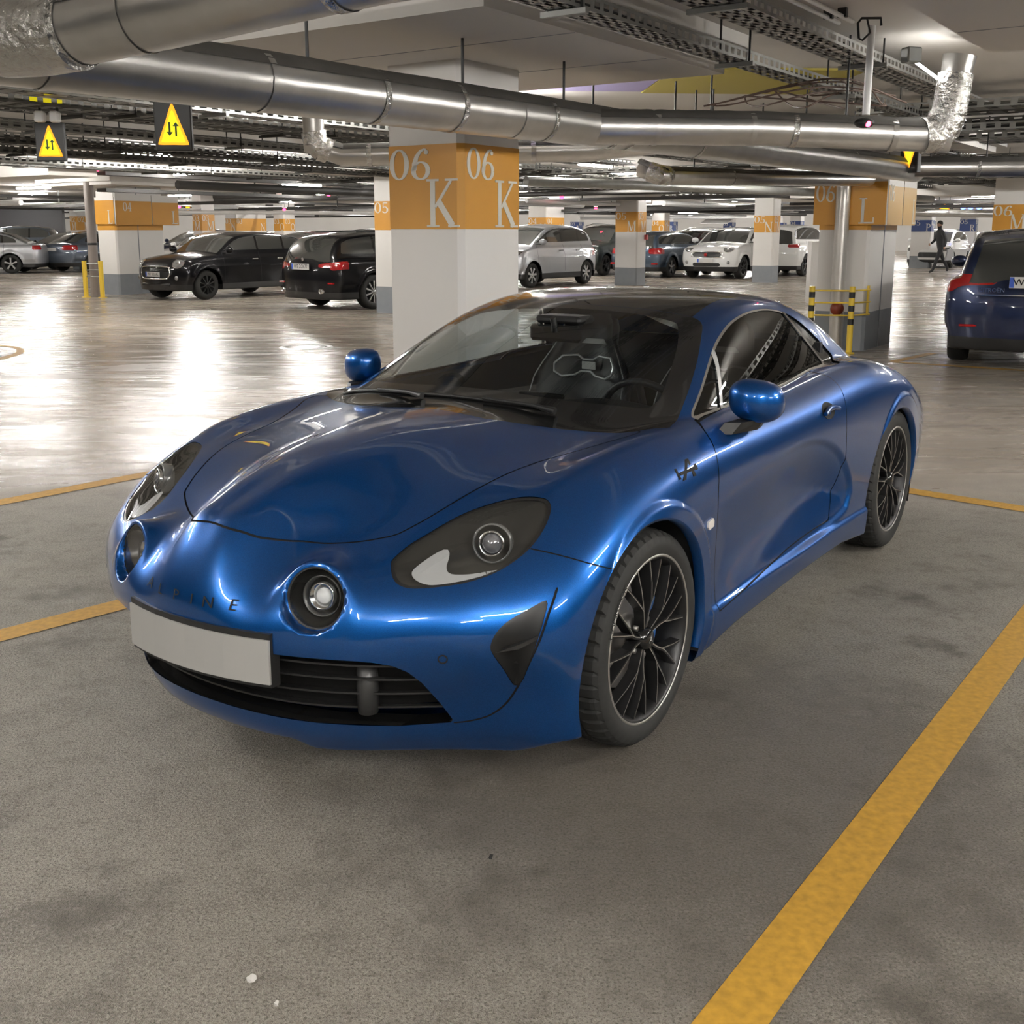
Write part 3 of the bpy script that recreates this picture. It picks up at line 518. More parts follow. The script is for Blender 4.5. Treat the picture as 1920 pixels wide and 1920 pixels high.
for s in (-.055, .06): MB().box((s, -.02, .19), (.075, .09, .085), bev=.012).build('lamp_head', M_HOUS, t)
MB().box((0, -.02, .33), (.24, .03, .07)).build('yellow_reflection_strip', emis('reflection_yellow', (.9, .75, .02), .5), t)  # glowing strip drawn in place of a yellow reflection above the sign
sign('lit yellow triangle sign seen almost edge-on above the column 06 L', 4.26, 12.1, 2.245, .235, .36, -1.02, inv=True, arrows=False)
sign('far lit yellow triangle sign above the walking person', 14.7, 38.0, 2.21, .60, .33, 0, arrows=False); sign('far lit yellow triangle sign pointing down right of the wide 04 L column', -11.6, 40., 2.24, .28, .34, 0, inv=True, arrows=False)
M_LR = emis('led_red_far', (1., .03, .08), 9); M_LG = emis('led_green', (.05, 1., .45), 6); M_LB = emis('led_blue', (.05, .12, 1.), 12)
def led(label, px, py, Y, r, m, cat='signal lamp', group=None):
    x, z = along(px, Y, py); t = thing('signal_lamp', label, cat, (x, Y, z), 0, group); MB().ball((0, 0, 0), (r, r, r*.7), 10, 8).build('lamp_dome', m, t); MB().box((0, .02, r*.8+.02), (r*2.4, r*1.6, .03)).build('lamp_base', M_HOUS, t); MB().tube([(0, .02, r*.8), (0, .02, ZC-z)], .008, 6).build('lamp_rod', M_BLK, t)
led('small red parking lamp above the downpipe of the wide 04 L column', 182, 318, 22, .05, M_LR); led('small green parking lamp at the left edge', 12, 326, 24, .05, M_LG)
for px, py, Y, lb in ((523, 368, 30, 'red parking lamp below the bright tube lamp'), (533, 393, 36, 'lower red parking lamp left of column 06 K'), (1053, 370, 27, 'red parking lamp right of column 06 K'), (1117, 391, 38, 'red parking lamp left of column 05 M'), (616, 368, 33, 'red parking lamp between the tube lamp and column 06 K'), (336, 388, 34, 'red parking lamp right of the wide 04 L column')): led(lb, px, py, Y, .055, M_LR)
for px, wz in ((1806, 'left'), (1820, 'middle'), (1836, 'right')): led(wz+' blue far lamp of the three left of column 06 M', px, 389, 46, .11, M_LB, group='row of blue far lamps')
# ---------------------------------------------------------------- sports car body: implicit surface -> mesh
def nspl(xk, K, x):
    xk = np.asarray(xk, float); K = np.asarray(K, float); n = len(xk)
    if xk[0] > xk[-1]: xk = xk[::-1]; K = K[::-1]
    h = np.diff(xk); A = np.eye(n); R = np.zeros_like(K)
    for i in range(1, n-1):
        A[i, i-1] = h[i-1]; A[i, i] = 2*(h[i-1]+h[i]); A[i, i+1] = h[i]
        R[i] = 6*((K[i+1]-K[i])/h[i]-(K[i]-K[i-1])/h[i-1])
    M = np.linalg.solve(A, R)
    x = np.clip(x, xk[0], xk[-1]); i = np.clip(np.searchsorted(xk, x)-1, 0, n-2)
    sh = (-1,)+(1,)*(K.ndim-1); hh = h[i].reshape(sh)
    a = ((xk[i+1]-x)/h[i]).reshape(sh); b = ((x-xk[i])/h[i]).reshape(sh)
    return a*K[i]+b*K[i+1]+((a**3-a)*M[i]+(b**3-b)*M[i+1])*hh*hh/6

def blur(G, s, axis):
    if s <= 0: return G
    r = int(3*s)+1; k = np.exp(-.5*(np.arange(-r, r+1)/s)**2); k /= k.sum()
    G = np.moveaxis(G, axis, 0); P = np.concatenate([2*G[:1]-G[r:0:-1], G, 2*G[-1:]-G[-2:-r-2:-1]])
    out = sum(k[j]*P[j:j+G.shape[0]] for j in range(2*r+1))
    return np.moveaxis(out, 0, axis)

class Surf2:
    """smooth function of two variables from a table of knots"""
    H = .01
    def __init__(s, uk, vk, K, su=2., sv=1.5, sym=False):
        uk = np.array(uk, float); vk = np.array(vk, float); K = np.array(K, float)
        if sym: vk = np.r_[-vk[:0:-1], vk]; K = np.c_[K[:, :0:-1], K]
        s.u0, s.v0 = uk.min(), vk.min()
        gu = np.arange(s.u0, uk.max()+1e-6, s.H); gv = np.arange(s.v0, vk.max()+1e-6, s.H)
        G = nspl(uk, K, gu); G = nspl(vk, G.T, gv).T
        G = blur(blur(G, su, 0), sv, 1)
        s.G = G; a, b = np.gradient(G, s.H); s.N = np.sqrt(1+a*a+b*b)
    def _w(s, t):
        t2 = t*t; t3 = t2*t
        return (-.5*t3+t2-.5*t, 1.5*t3-2.5*t2+1, -1.5*t3+2*t2+.5*t, .5*t3-.5*t2)
    def __call__(s, u, v, norm=True):
        a = np.clip((u-s.u0)/s.H, 1, s.G.shape[0]-3.001); b = np.clip((v-s.v0)/s.H, 1, s.G.shape[1]-3.001)
        i = a.astype(int); j = b.astype(int); wa = s._w(a-i); wb = s._w(b-j); o = 0
        for p in range(4):
            r = 0
            for q in range(4): r = r+wb[q]*s.G[i+p-1, j+q-1]
            o = o+wa[p]*r
        if not norm: return o
        fa = a-i; fb = b-j; N = s.N
        return o, (N[i, j]*(1-fa)*(1-fb)+N[i+1, j]*fa*(1-fb)+N[i, j+1]*(1-fa)*fb+N[i+1, j+1]*fa*fb)

def smax(a, b, k):
    h = np.maximum(k-np.abs(a-b), 0)/k
    return np.maximum(a, b)+h**3*(k/6)
def smin(a, b, k): return -smax(-a, -b, k)
def sstep(a, b, x):
    t = np.clip((x-a)/(b-a), 0, 1); return t*t*(3-2*t)
def pdist(poly, X, Y):
    """signed distance to a closed polygon, positive inside"""
    P = np.asarray(poly, float); Q = np.roll(P, -1, 0); d = np.full(np.shape(X), 1e9); ins = np.zeros(np.shape(X), bool)
    for (x0, y0), (x1, y1) in zip(P, Q):
        ex, ey = x1-x0, y1-y0; t = np.clip(((X-x0)*ex+(Y-y0)*ey)/(ex*ex+ey*ey+1e-12), 0, 1)
        d = np.minimum(d, (X-x0-t*ex)**2+(Y-y0-t*ey)**2)
        c = (y0 > Y) != (y1 > Y)
        if abs(y1-y0) > 1e-12: ins ^= c & (X < ex*(Y-y0)/(y1-y0)+x0)
    return np.where(ins, 1, -1)*np.sqrt(d)
_yk = [0, .075, .13, .2, .35, .5, .62, .70, .78, .86, .94]
_ZT = {
 1.02: [.38, .375, .36, .34, .33, .30, .27, .25, .23, .20, .16],
 .90: [.615, .605, .56, .52, .52, .46, .40, .36, .33, .29, .25],
 .82: [.716, .711, .655, .605, .585, .53, .47, .43, .40, .35, .30],
 .76: [.741, .738, .695, .648, .615, .575, .525, .485, .45, .40, .35],
 .69: [.766, .764, .732, .680, .638, .615, .578, .54, .50, .45, .40],
 .59: [.798, .796, .772, .730, .682, .665, .635, .605, .56, .51, .46],
 .46: [.828, .826, .812, .784, .742, .728, .708, .684, .65, .60, .54],
 .34: [.849, .846, .836, .815, .786, .772, .757, .745, .715, .66, .60],
 .20: [.865, .862, .855, .842, .816, .800, .796, .800, .772, .715, .65],
 .0: [.879, .876, .871, .863, .842, .822, .824, .836, .812, .755, .69],
 -.2: [.886, .884, 0.8808, .876, .859, .842, .840, .852, .83, .775, .71],
 -.45: [.89, .888, 0.8856, .882, .872, .858, .852, .858, .84, .79, .73],
 -.8: [.86, .86, 0.8600, .86, .86, .86, .862, .866, .850, .797, .735],
 -1.2: [.86, .86, 0.8600, .86, .86, .86, .866, .874, .860, .81, .745],
 -1.6: [.87, .87, 0.8700, .87, .87, .88, .888, .894, .880, .83, .765],
 -2.0: [.88, .88, 0.8800, .88, .885, .895, .905, .908, .898, .85, .785],
 -2.42: [.87, .87, 0.8700, .87, .87, .87, .872, .872, .860, .81, .745],
 -2.8: [.84, .84, 0.8400, .84, .835, .825, .80, .782, .755, .70, .63],
 -3.1: [.82, .82, 0.8180, .815, .80, .76, .71, .66, .60, .53, .46],
 -3.35: [.74, .74, 0.7360, .73, .70, .64, .58, .53, .47, .41, .36]}
_kx = sorted(_ZT)
S_ZT = Surf2(_kx, _yk, [_ZT[k] for k in _kx], 1.6, 1.1, sym=True)

_yf = [0, .2, .35, .5, .6, .7, .78, .84, .88, .93]
_XF = {
 .02: [.77, .75, .70, .595, .53, .475, .445, .42, .40, .37],
 .12: [.79, .775, .72, .615, .545, .485, .45, .43, .41, .37],
 .18: [.84, .82, .765, .665, .59, .525, .485, .455, .43, .37],
 .24: [.86, .84, .79, .695, .62, .555, .505, .47, .44, .36],
 .32: [.895, .875, .825, .74, .665, .59, .53, .49, .45, .35],
 .45: [.93, .908, .862, .79, .725, .655, .585, .525, .465, .33],
 .55: [.925, .895, .84, .765, .705, .635, .56, .495, .43, .29],
 .63: [.895, .85, .79, .715, .645, .575, .495, .43, .36, .24],
 .72: [.83, .77, .70, .62, .55, .48, .41, .34, .27, .15],
 .85: [.70, .62, .55, .47, .40, .33, .26, .19, .12, 0]}
_kz = sorted(_XF)
S_XF = Surf2(_kz, _yf, [_XF[k] for k in _kz], 1.6, 1.6, sym=True)

_xs = [.7, .4, .2, 0, -.25, -.5, -1.0, -1.4, -1.8, -2.1, -2.42, -2.8, -3.1, -3.35]
_YS = {
 .02: [.83, .85, .84, .84, .82, .80, .80, .80, .80, .82, .83, .80, .74, .66],
 .15: [.87, .885, .88, .88, .86, .85, .845, .845, .855, .87, .875, .84, .78, .70],
 .22: [.88, .89, .887, .887, .872, .866, .866, .866, .872, .882, .886, .85, .80, .73],
 .35: [.885, .893, .894, .893, .878, .864, .862, .866, .88, .891, .896, .87, .82, .75],
 .5: [.885, .895, .897, .896, .884, .871, .869, .873, .886, .897, .899, .88, .83, .76],
 .62: [.87, .887, .893, .893, .884, .876, .876, .879, .889, .897, .898, .88, .83, .75],
 .72: [.85, .862, .872, .876, .872, .869, .870, .874, .885, .893, .893, .87, .81, .73],
 .80: [.80, .82, .836, .846, .847, .845, .848, .855, .87, .88, .878, .85, .78, .69],
 .88: [.70, .73, .75, .77, .78, .785, .79, .805, .832, .85, .845, .80, .72, .62],
 1.0: [.5, .55, .58, .62, .64, .66, .66, .68, .72, .76, .75, .68, .58, .48]}
_kz2 = sorted(_YS); _o = np.argsort(_xs)
S_YS = Surf2(_kz2, np.array(_xs)[_o], [np.array(_YS[k])[_o] for k in _kz2], 1.2, 4)

SCOOP = smooth_poly([(-.38, .62), (-.55, .672), (-.80, .688), (-1.05, .699), (-1.2, .70), (-1.36, .683), (-1.50, .645), (-1.62, .584), (-1.73, .49), (-1.775, .42),
                     (-1.765, .36), (-1.70, .31), (-1.4, .28), (-1.0, .26), (-.6, .26), (-.42, .30), (-.36, .45)], 4)
FR, RR = (0., .3145), (-2.42, .3265)          # wheel centres (x, z)

# greenhouse: roof height (x, y) and half width (x, z)
_gy = [0, .2, .4, .5, .58, .64, .70, .78]
_GR = {
 .1: [.75, .745, .72, .69, .66, .63, .59, .52],
 -.17: [.868, .862, .838, .818, .795, .772, .745, .70],
 -.45: [.972, .966, .943, .922, .897, .870, .838, .78],
 -.67: [1.050, 1.044, 1.024, 1.004, .979, .950, .915, .85],
 -.85: [1.107, 1.102, 1.085, 1.068, 1.046, 1.018, .98, .91],
 -1.0: [1.150, 1.146, 1.132, 1.118, 1.098, 1.072, 1.035, .96],
 -1.15: [1.187, 1.184, 1.172, 1.159, 1.138, 1.112, 1.075, 1.0],
 -1.3: [1.209, 1.206, 1.196, 1.184, 1.162, 1.134, 1.095, 1.02],
 -1.5: [1.221, 1.218, 1.208, 1.194, 1.170, 1.140, 1.10, 1.02],
 -1.7: [1.214, 1.211, 1.199, 1.183, 1.156, 1.124, 1.08, 1.0],
 -1.9: [1.188, 1.184, 1.170, 1.150, 1.120, 1.085, 1.04, .96],
 -2.1: [1.142, 1.138, 1.120, 1.098, 1.062, 1.022, .98, .90],
 -2.3: [1.08, 1.076, 1.055, 1.028, .988, .945, .90, .82],
 -2.5: [1.01, 1.005, .98, .945, .90, .855, .81, .74],
 -2.75: [.91, .905, .87, .83, .78, .735, .69, .62],
 -3.0: [.80, .79, .75, .70, .65, .60, .56, .5]}
_kg = sorted(_GR)
S_GR = Surf2(_kg, _gy, [_GR[k] for k in _kg], 3, 2, sym=True)
_gx = [.1, -.3, -.6, -1.0, -1.4, -1.8, -2.1, -2.4, -2.7, -3.0]
_GY = {
 .70: [.79, .79, .79, .79, .79, .785, .77, .74, .70, .64],
 .87: [.712, .715, .722, .728, .730, .722, .700, .655, .60, .54],
 .95: [.672, .676, .683, .690, .692, .682, .655, .60, .54, .48],
 1.05: [.622, .625, .632, .640, .642, .628, .592, .53, .47, .41],
 1.15: [.555, .557, .565, .582, .586, .566, .52, .46, .40, .34],
 1.3: [.44, .44, .45, .47, .48, .45, .4, .34, .28, .22]}
_kgz = sorted(_GY); _o2 = np.argsort(_gx)
S_GY = Surf2(_kgz, np.array(_gx)[_o2], [np.array(_GY[k])[_o2] for k in _kgz], 2, 6)

FOG_P = np.array([.804, .352, .567]); _az, _el = math.radians(17), math.radians(9)
FOG_N = np.array([math.cos(_az)*math.cos(_el), math.sin(_az)*math.cos(_el), math.sin(_el)])
def fog_rad(x, a, z):
    dx, dy, dz = x-FOG_P[0], a-FOG_P[1], z-FOG_P[2]; t = dx*FOG_N[0]+dy*FOG_N[1]+dz*FOG_N[2]
    return np.sqrt(np.maximum(dx*dx+dy*dy+dz*dz-t*t, 1e-9)), t

def F_low(x, y, z):
    a = np.abs(y)
    t, n = S_ZT(x, y); f1 = (z-t)/n
    ys, n = S_YS(z, x)
    d = pdist(SCOOP, x, z)
    ys = ys-.050*sstep(-.005, .20, d)*(.35+.65*sstep(-.5, -1.25, x))-.012*sstep(-.004, .03, d)*sstep(-.9, -1.4, x)
    for (cx, cz), r0 in ((FR, .385), (RR, .392)):
        r = np.hypot(x-cx, z-cz); ys = ys+.010*(1-sstep(r0-.004, r0+.022, r))
    ys = ys+.014*sstep(.30, .275, z)*sstep(-.30, -.42, x)*sstep(-2.08, -1.98, x)
    f2 = (a-ys)/n
    xf, n = S_XF(z, y); f3 = (x-xf)/n
    f4 = (-3.24+.10*(a/.6)**2+.25*np.maximum(a-.6, 0)-.10*sstep(.75, .55, z)+.15*sstep(.4, .15, z)-x)
    F = smax(smax(f1, f2, .075), f3, .045)
    r, t = fog_rad(x, a, z)
    pod = smax(r-.091-.02*np.clip(-t, 0, .3), t, .02)
    F = smin(F, pod, .055)
    F = smax(F, -smax(r-.081, -t, .006), .008)
    zb = .125+.03*(1-sstep(.23, .29, a))*sstep(.3, .4, x)+.055*sstep(.70, .88, a)*sstep(.3, .4, x)
    zb = np.where(x < .3, np.interp(x, [-3.3, -2.8, -2.05, -1.7, -1.2, -.6, -.35, .3], [.28, .22, .155, .19, .19, .175, .145, .145]), zb)
    F = smax(smax(F, zb-z, .02), f4, .08)
    return F
def F_top(x, y, z):
    t, n = S_GR(x, y); f1 = (z-t)/n
    g, n = S_GY(z, x); f2 = (np.abs(y)-g)/n
    return smax(smax(smax(f1, f2, .05), .70-z, .01), x+.02, .02)
def F_body(x, y, z):
    return smin(F_low(x, y, z), F_top(x, y, z), .022)
def grad(F, p, e=1e-3):
    g = np.empty_like(p)
    for k in range(3):
        d = np.zeros(3); d[k] = e
        g[:, k] = F(*(p+d).T)-F(*(p-d).T)
    return g/(2*e)

def surface_net(F, lo, hi, h):
    ax = [np.arange(lo[k], hi[k]+h, h) for k in range(3)]
    V = np.empty([len(a) for a in ax])
    for i in range(0, len(ax[0]), 64):
        X, Y, Z = np.meshgrid(ax[0][i:i+64], ax[1], ax[2], indexing='ij'); V[i:i+64] = F(X, Y, Z)
    S = V < 0
    def C(A, di, dj, dk): return A[di:A.shape[0]-1+di, dj:A.shape[1]-1+dj, dk:A.shape[2]-1+dk]
    cnt = sum(C(S, i, j, k).astype(np.int8) for i in (0, 1) for j in (0, 1) for k in (0, 1))
    act = (cnt > 0) & (cnt < 8); idx = np.full(act.shape, -1, int); I = np.argwhere(act); idx[act] = np.arange(len(I))
    acc = np.zeros((len(I), 3)); num = np.zeros(len(I)); cs = [(i, j, k) for i in (0, 1) for j in (0, 1) for k in (0, 1)]
    for a in range(8):
        for b in range(a+1, 8):
            ca, cb = np.array(cs[a]), np.array(cs[b])
            if np.abs(ca-cb).sum() != 1: continue
            va = V[tuple((I+ca).T)]; vb = V[tuple((I+cb).T)]; m = (va < 0) != (vb < 0)
            t = np.where(m, va/np.where(m, va-vb, 1), 0)[:, None]
            acc += np.where(m[:, None], ca+t*(cb-ca), 0); num += m
    verts = np.array(lo)+(I+acc/num[:, None])*h
    quads = []
    for d in range(3):
        e = [0, 0, 0]; e[d] = 1; u, v = [(1, 2), (2, 0), (0, 1)][d]
        A = S[:-1 if d == 0 else None, :-1 if d == 1 else None, :-1 if d == 2 else None]
        B = S[1 if d == 0 else 0:, 1 if d == 1 else 0:, 1 if d == 2 else 0:]
        ed = np.argwhere(A != B); ed = ed[(ed[:, u] > 0) & (ed[:, v] > 0) & (ed[:, u] < S.shape[u]-1) & (ed[:, v] < S.shape[v]-1)]
        ou = np.zeros(3, int); ou[u] = 1; ov = np.zeros(3, int); ov[v] = 1
        q = np.stack([idx[tuple((ed-ou-ov).T)], idx[tuple((ed-ov).T)], idx[tuple(ed.T)], idx[tuple((ed-ou).T)]], 1)
        fl = A[tuple(ed.T)]
        quads.append(np.where(fl[:, None], q, q[:, ::-1]))
    q = np.concatenate(quads)
    return verts, np.concatenate([q[:, [0, 1, 2]], q[:, [0, 2, 3]]])
def project(F, v, it=3):
    for _ in range(it):
        g = grad(F, v); f = F(*v.T); v = v-np.clip(f/np.maximum((g*g).sum(1), .05), -.02, .02)[:, None]*g
    return v

class TM:
    """triangle mesh with vertex normals; cut() splits the triangles along the zero line of a field"""
    def __init__(s, v, t, n): s.v, s.t, s.n = v, t, n
    def cut(s, f):
        """-> (part where f > 0, part where f < 0)"""
        f = np.where(np.abs(f) < 1e-7, 1e-7, f); t = s.t; ft = f[t]; pos = ft > 0; c = pos.sum(1)
        out = {1: [t[c == 3]], -1: [t[c == 0]]}; mix = np.where((c == 1) | (c == 2))[0]
        if len(mix) == 0: return s.sub(t[c == 3]), s.sub(t[c == 0])
        tm = t[mix]; pm = pos[mix]; lone = np.where(c[mix] == 1, pm.argmax(1), (~pm).argmax(1)); r = np.arange(len(mix))
        a = tm[r, lone]; b = tm[r, (lone+1) % 3]; d = tm[r, (lone+2) % 3]
        nv = len(s.v); ea = np.concatenate([np.stack([a, b], 1), np.stack([a, d], 1)])
        key = np.sort(ea, 1); uq, inv = np.unique(key, axis=0, return_inverse=True); inv = inv.ravel()
        w = (f[uq[:, 0]]/(f[uq[:, 0]]-f[uq[:, 1]]))[:, None]
        v2 = s.v[uq[:, 0]]*(1-w)+s.v[uq[:, 1]]*w; n2 = s.n[uq[:, 0]]*(1-w)+s.n[uq[:, 1]]*w
        n2 /= np.linalg.norm(n2, axis=1)[:, None]+1e-12
        p = nv+inv[:len(mix)]; q = nv+inv[len(mix):]; lp = pm[r, lone]
        T1 = np.stack([a, p, q], 1); T2 = np.stack([p, b, d], 1); T3 = np.stack([p, d, q], 1)
        out[1] += [T1[lp], T2[~lp], T3[~lp]]; out[-1] += [T1[~lp], T2[lp], T3[lp]]
        m = TM(np.concatenate([s.v, v2]), None, np.concatenate([s.n, n2]))
        return m.sub(np.concatenate(out[1])), m.sub(np.concatenate(out[-1]))
    def sub(s, t):
        u, inv = np.unique(t, return_inverse=True); return TM(s.v[u], inv.reshape(-1, 3), s.n[u])
    def offset(s, d): return TM(s.v+s.n*d, s.t, s.n)
    def mirror(s): return TM(s.v*[1, -1, 1], s.t[:, ::-1], s.n*[1, -1, 1])
    def __add__(s, o): return TM(np.concatenate([s.v, o.v]), np.concatenate([s.t, o.t+len(s.v)]), np.concatenate([s.n, o.n]))
    def both(s): return s+s.mirror()
# ---------------------------------------------------------------- the blue sports coupe in the foreground
def car_paint(name, col, metal=.55, rough=.3):
    m = mat(name, col, rough, metal, 1.0, .22, cr=.02)
    nt = m.node_tree; b = nt.nodes['Principled BSDF']; tc = nt.nodes.new('ShaderNodeTexCoord'); nz = nt.nodes.new('ShaderNodeTexVoronoi'); nz.inputs['Scale'].default_value = 900
    mx = nt.nodes.new('ShaderNodeMix'); mx.data_type = 'RGBA'; mx.inputs[6].default_value = (*[c*.8 for c in col], 1); mx.inputs[7].default_value = (*[min(1, c*1.25+.005) for c in col], 1)
    nt.links.new(tc.outputs['Object'], nz.inputs['Vector']); nt.links.new(nz.outputs['Color'], mx.inputs['Factor']); nt.links.new(mx.outputs[2], b.inputs['Base Color'])
    return m
M_BLUE = car_paint('blue_paint', (.002, .074, .290), .80, .34)
M_GAP = mat('gap_black', (.004, .004, .005), .8)
M_GBLK = mat('gloss_black', (.008, .008, .008), .12, coat=.6)
M_RUB = mat('tyre_rubber', (.014, .014, .013), .75, noise=(60, .3))
M_GRAPH = mat('graphite_metal', (.035, .035, .036), .38, .7)
M_EDGE = mat('machined_metal', (.50, .49, .46), .35, .85)
M_STEEL = mat('brake_steel', (.35, .34, .33), .4, .9)
M_CHROME = mat('chrome', (.75, .75, .75), .12, 1.)
M_LGREY = mat('light_grey_plastic', (.42, .42, .41), .35, coat=.3)
M_CLEAR = glass('clear_lens', (.93, .94, .95), .0, 1.45)
M_GLASS = glass('car_glass', (.62, .66, .66), .0, 1.52)
M_DARKGL = glass('tinted_glass', (.16, .17, .17), .0, 1.55)
M_INT = mat('interior_black', (.012, .012, .013), .6, noise=(40, .4))
M_LEATH = mat('seat_leather', (.016, .016, .018), .45)
M_PLATE = mat('plate_white', (.55, .54, .52), .4)
M_PLATEG = mat('plate_grey', (.33, .325, .31), .5)
CARLOC, CARROT = (-.3208, 3.4361, 0.), -2.1698

_sc = Surf2(np.arange(-1.85, -.295, .02), np.arange(.2, .76, .02), pdist(SCOOP, *np.meshgrid(np.arange(-1.85, -.295, .02), np.arange(.2, .76, .02), indexing='ij')), 0, 0)
_pd0 = pdist
def _scoopd(x, z): return np.where((x > -1.85) & (x < -.3) & (z > .2) & (z < .75), _sc(x, z, False), -.1)
pdist = lambda poly, X, Y: _scoopd(X, Y) if poly is SCOOP else _pd0(poly, X, Y)

def build_body():
    v, t = surface_net(F_body, (-3.42, -.03, .05), (1.0, .96, 1.28), .0098)
    v = project(F_body, v, 2); n = grad(F_body, v); n /= np.linalg.norm(n, axis=1)[:, None]
    return TM(v, t, n)
B = build_body()
B, _ = B.cut(B.v[:, 1].copy())
P_ = lambda m: m.v.T
big = lambda a: a*0-1.
ARCH_F, ARCH_R = (.048, .30, .378), (-2.355, .285, .39)
for cx, cz, r in (ARCH_F, ARCH_R):
    x, y, z = P_(B); B, _ = B.cut(np.where(y > .45, np.hypot(x-cx, z-cz)-r, .1))
# underside and the part under the wheels is open
x, y, z = P_(B)
HOOD = smooth_poly([(.820, -.06), (.820, 0), (.823, .045), (.820, .068), (.812, .088), (.789, .121), (.759, .155), (.727, .192), (.695, .227), (.645, .31), (.582, .4), (.549, .428), (.464, .468), (.337, .505), (.1, .545), (-.091, .615), (-.20, .665), (-.275, .675)], 4, False)
HOOD = np.concatenate([HOOD, [(-.30, .655), (-.29, .55), (-.245, .4), (-.215, .2), (-.205, 0), (-.205, -.06)]])
WS = np.concatenate([[(-.12, -.05), (-.12, .2), (-.2, .45), (-.30, .66), (-.385, .722)], smooth_poly([(-.391, .717), (-.54, .681), (-.672, .650), (-.815, .609), (-.95, .559), (-1.017, .531), (-1.05, .504), (-1.066, .47)], 3, False), [(-1.075, .3), (-1.079, .1), (-1.08, 0), (-1.08, -.05)]])
ROOF = np.concatenate([[(-1.0815, -.05), (-1.081, .1), (-1.0765, .3), (-1.0675, .466)], smooth_poly([(-1.08, .466), (-1.142, .463), (-1.25, .458), (-1.343, .459), (-1.439, .473), (-1.6, .49), (-1.8, .50), (-1.95, .49)], 3, False), [(-1.97, .3), (-1.98, 0), (-1.98, -.05)]])
RWIN = [(-2.0, -.05), (-2.0, .3), (-2.0, .46), (-2.2, .43), (-2.5, .38), (-2.62, .34), (-2.66, .2), (-2.67, -.05)]
SWIN = smooth_poly([(-.556, .862), (-.694, .933), (-.883, 1.033), (-.986, 1.079), (-1.098, 1.116), (-1.199, 1.138), (-1.318, 1.152), (-1.47, 1.155), (-1.61, 1.142), (-1.72, 1.118), (-1.83, 1.075), (-1.93, 1.015), (-2.03, .945), (-2.05, .918), (-1.96, .906), (-1.74, .902), (-1.63, .899), (-1.361, .881), (-1.054, .870), (-.77, .866), (-.62, .862)], 3)
HEAD = smooth_poly([(.471, .636), (.463, .645), (.471, .670), (.493, .692), (.515, .714), (.545, .736), (.587, .753), (.629, .763), (.675, .766), (.706, .762), (.729, .747), (.744, .722), (.750, .695), (.746, .67), (.733, .649), (.714, .631), (.692, .619), (.661, .609), (.627, .603), (.591, .599), (.552, .598), (.522, .605), (.497, .618)], 3)
VENT = smooth_poly([(.829, .566), (.834, .531), (.830, .482), (.815, .422), (.792, .366), (.771, .350), (.762, .402), (.748, .451), (.746, .469), (.755, .501), (.773, .527), (.80, .548)], 3)
GRILLE = [(-.05, .431), (0, .431), (.28, .431), (.388, .431), (.47, .430), (.51, .427), (.551, .417), (.577, .398), (.595, .366), (.609, .304), (.621, .240), (.615, .232), (.509, .223), (.33, .229), (.165, .232), (0, .234), (-.05, .234)]
BLADE = smooth_poly([(.838, .590), (.840, .553), (.833, .477), (.805, .399), (.769, .332), (.736, .285), (.699, .254), (.656, .237), (.622, .231)], 3, False)
DOORF = smooth_poly([(-.541, .855), (-.502, .838), (-.475, .807), (-.446, .765), (-.425, .695), (-.415, .63), (-.43, .515), (-.44, .376), (-.442, .27)], 3, False)
DOORR = smooth_poly([(-1.56, .318), (-1.59, .35), (-1.635, .40), (-1.652, .452), (-1.658, .535), (-1.648, .644), (-1.650, .727), (-1.665, .796), (-1.683, .84), (-1.679, .879), (-1.649, .896), (-1.632, .903)], 3, False)
SILL = [(-.44, .262), (-.75, .287), (-1.1, .308), (-1.56, .318)]
DOOR = np.concatenate([DOORF, SILL[1:-1], DOORR, [(-1.361, .883), (-1.054, .872), (-.77, .868)]])
BUMP = [(.47, .685), (.445, .672), (.422, .663), (.394, .650), (.357, .632), (.301, .609), (.27, .598)]
def lined(line, X, Y):
    """signed distance to an open line"""
    d = np.full(np.shape(X), 1e9); sg = np.ones(np.shape(X))
    for (x0, y0), (x1, y1) in zip(line[:-1], line[1:]):
        ex, ey = x1-x0, y1-y0; t = np.clip(((X-x0)*ex+(Y-y0)*ey)/(ex*ex+ey*ey+1e-12), 0, 1); q = np.hypot(X-x0-t*ex, Y-y0-t*ey)
        c = np.where(ex*(Y-y0)-ey*(X-x0) >= 0, 1, -1); sg = np.where(q < d-1e-9, c, sg); d = np.minimum(d, q)
    return sg*d
car = thing('sports_coupe', 'blue two-door sports coupe with black roof and round fog lamps in the foreground', 'car', CARLOC, CARROT)
grooves = []
def groove(m, fn, w=.0024, dep=.007):
    """cut a shut line along fn(x, y, z) = 0; a dark channel lies below it"""
    near, _ = m.cut(.010-np.abs(fn(*P_(m)))); grooves.append(near.offset(-dep)); out = None
    for k in m.cut(fn(*P_(m))):
        k, _ = k.cut(np.abs(np.round(fn(*P_(k)), 6))-w); out = k if out is None else out+k
    return out
def region(m, f):
    return m.cut(f)
def inside(name, m, sel, f): return np.where(sel, f, np.minimum(f, -.02))
x, y, z = P_(B); ws, B = B.cut(np.where(z > .80, np.maximum(-.5, pdist(WS, x, y)), -.1))
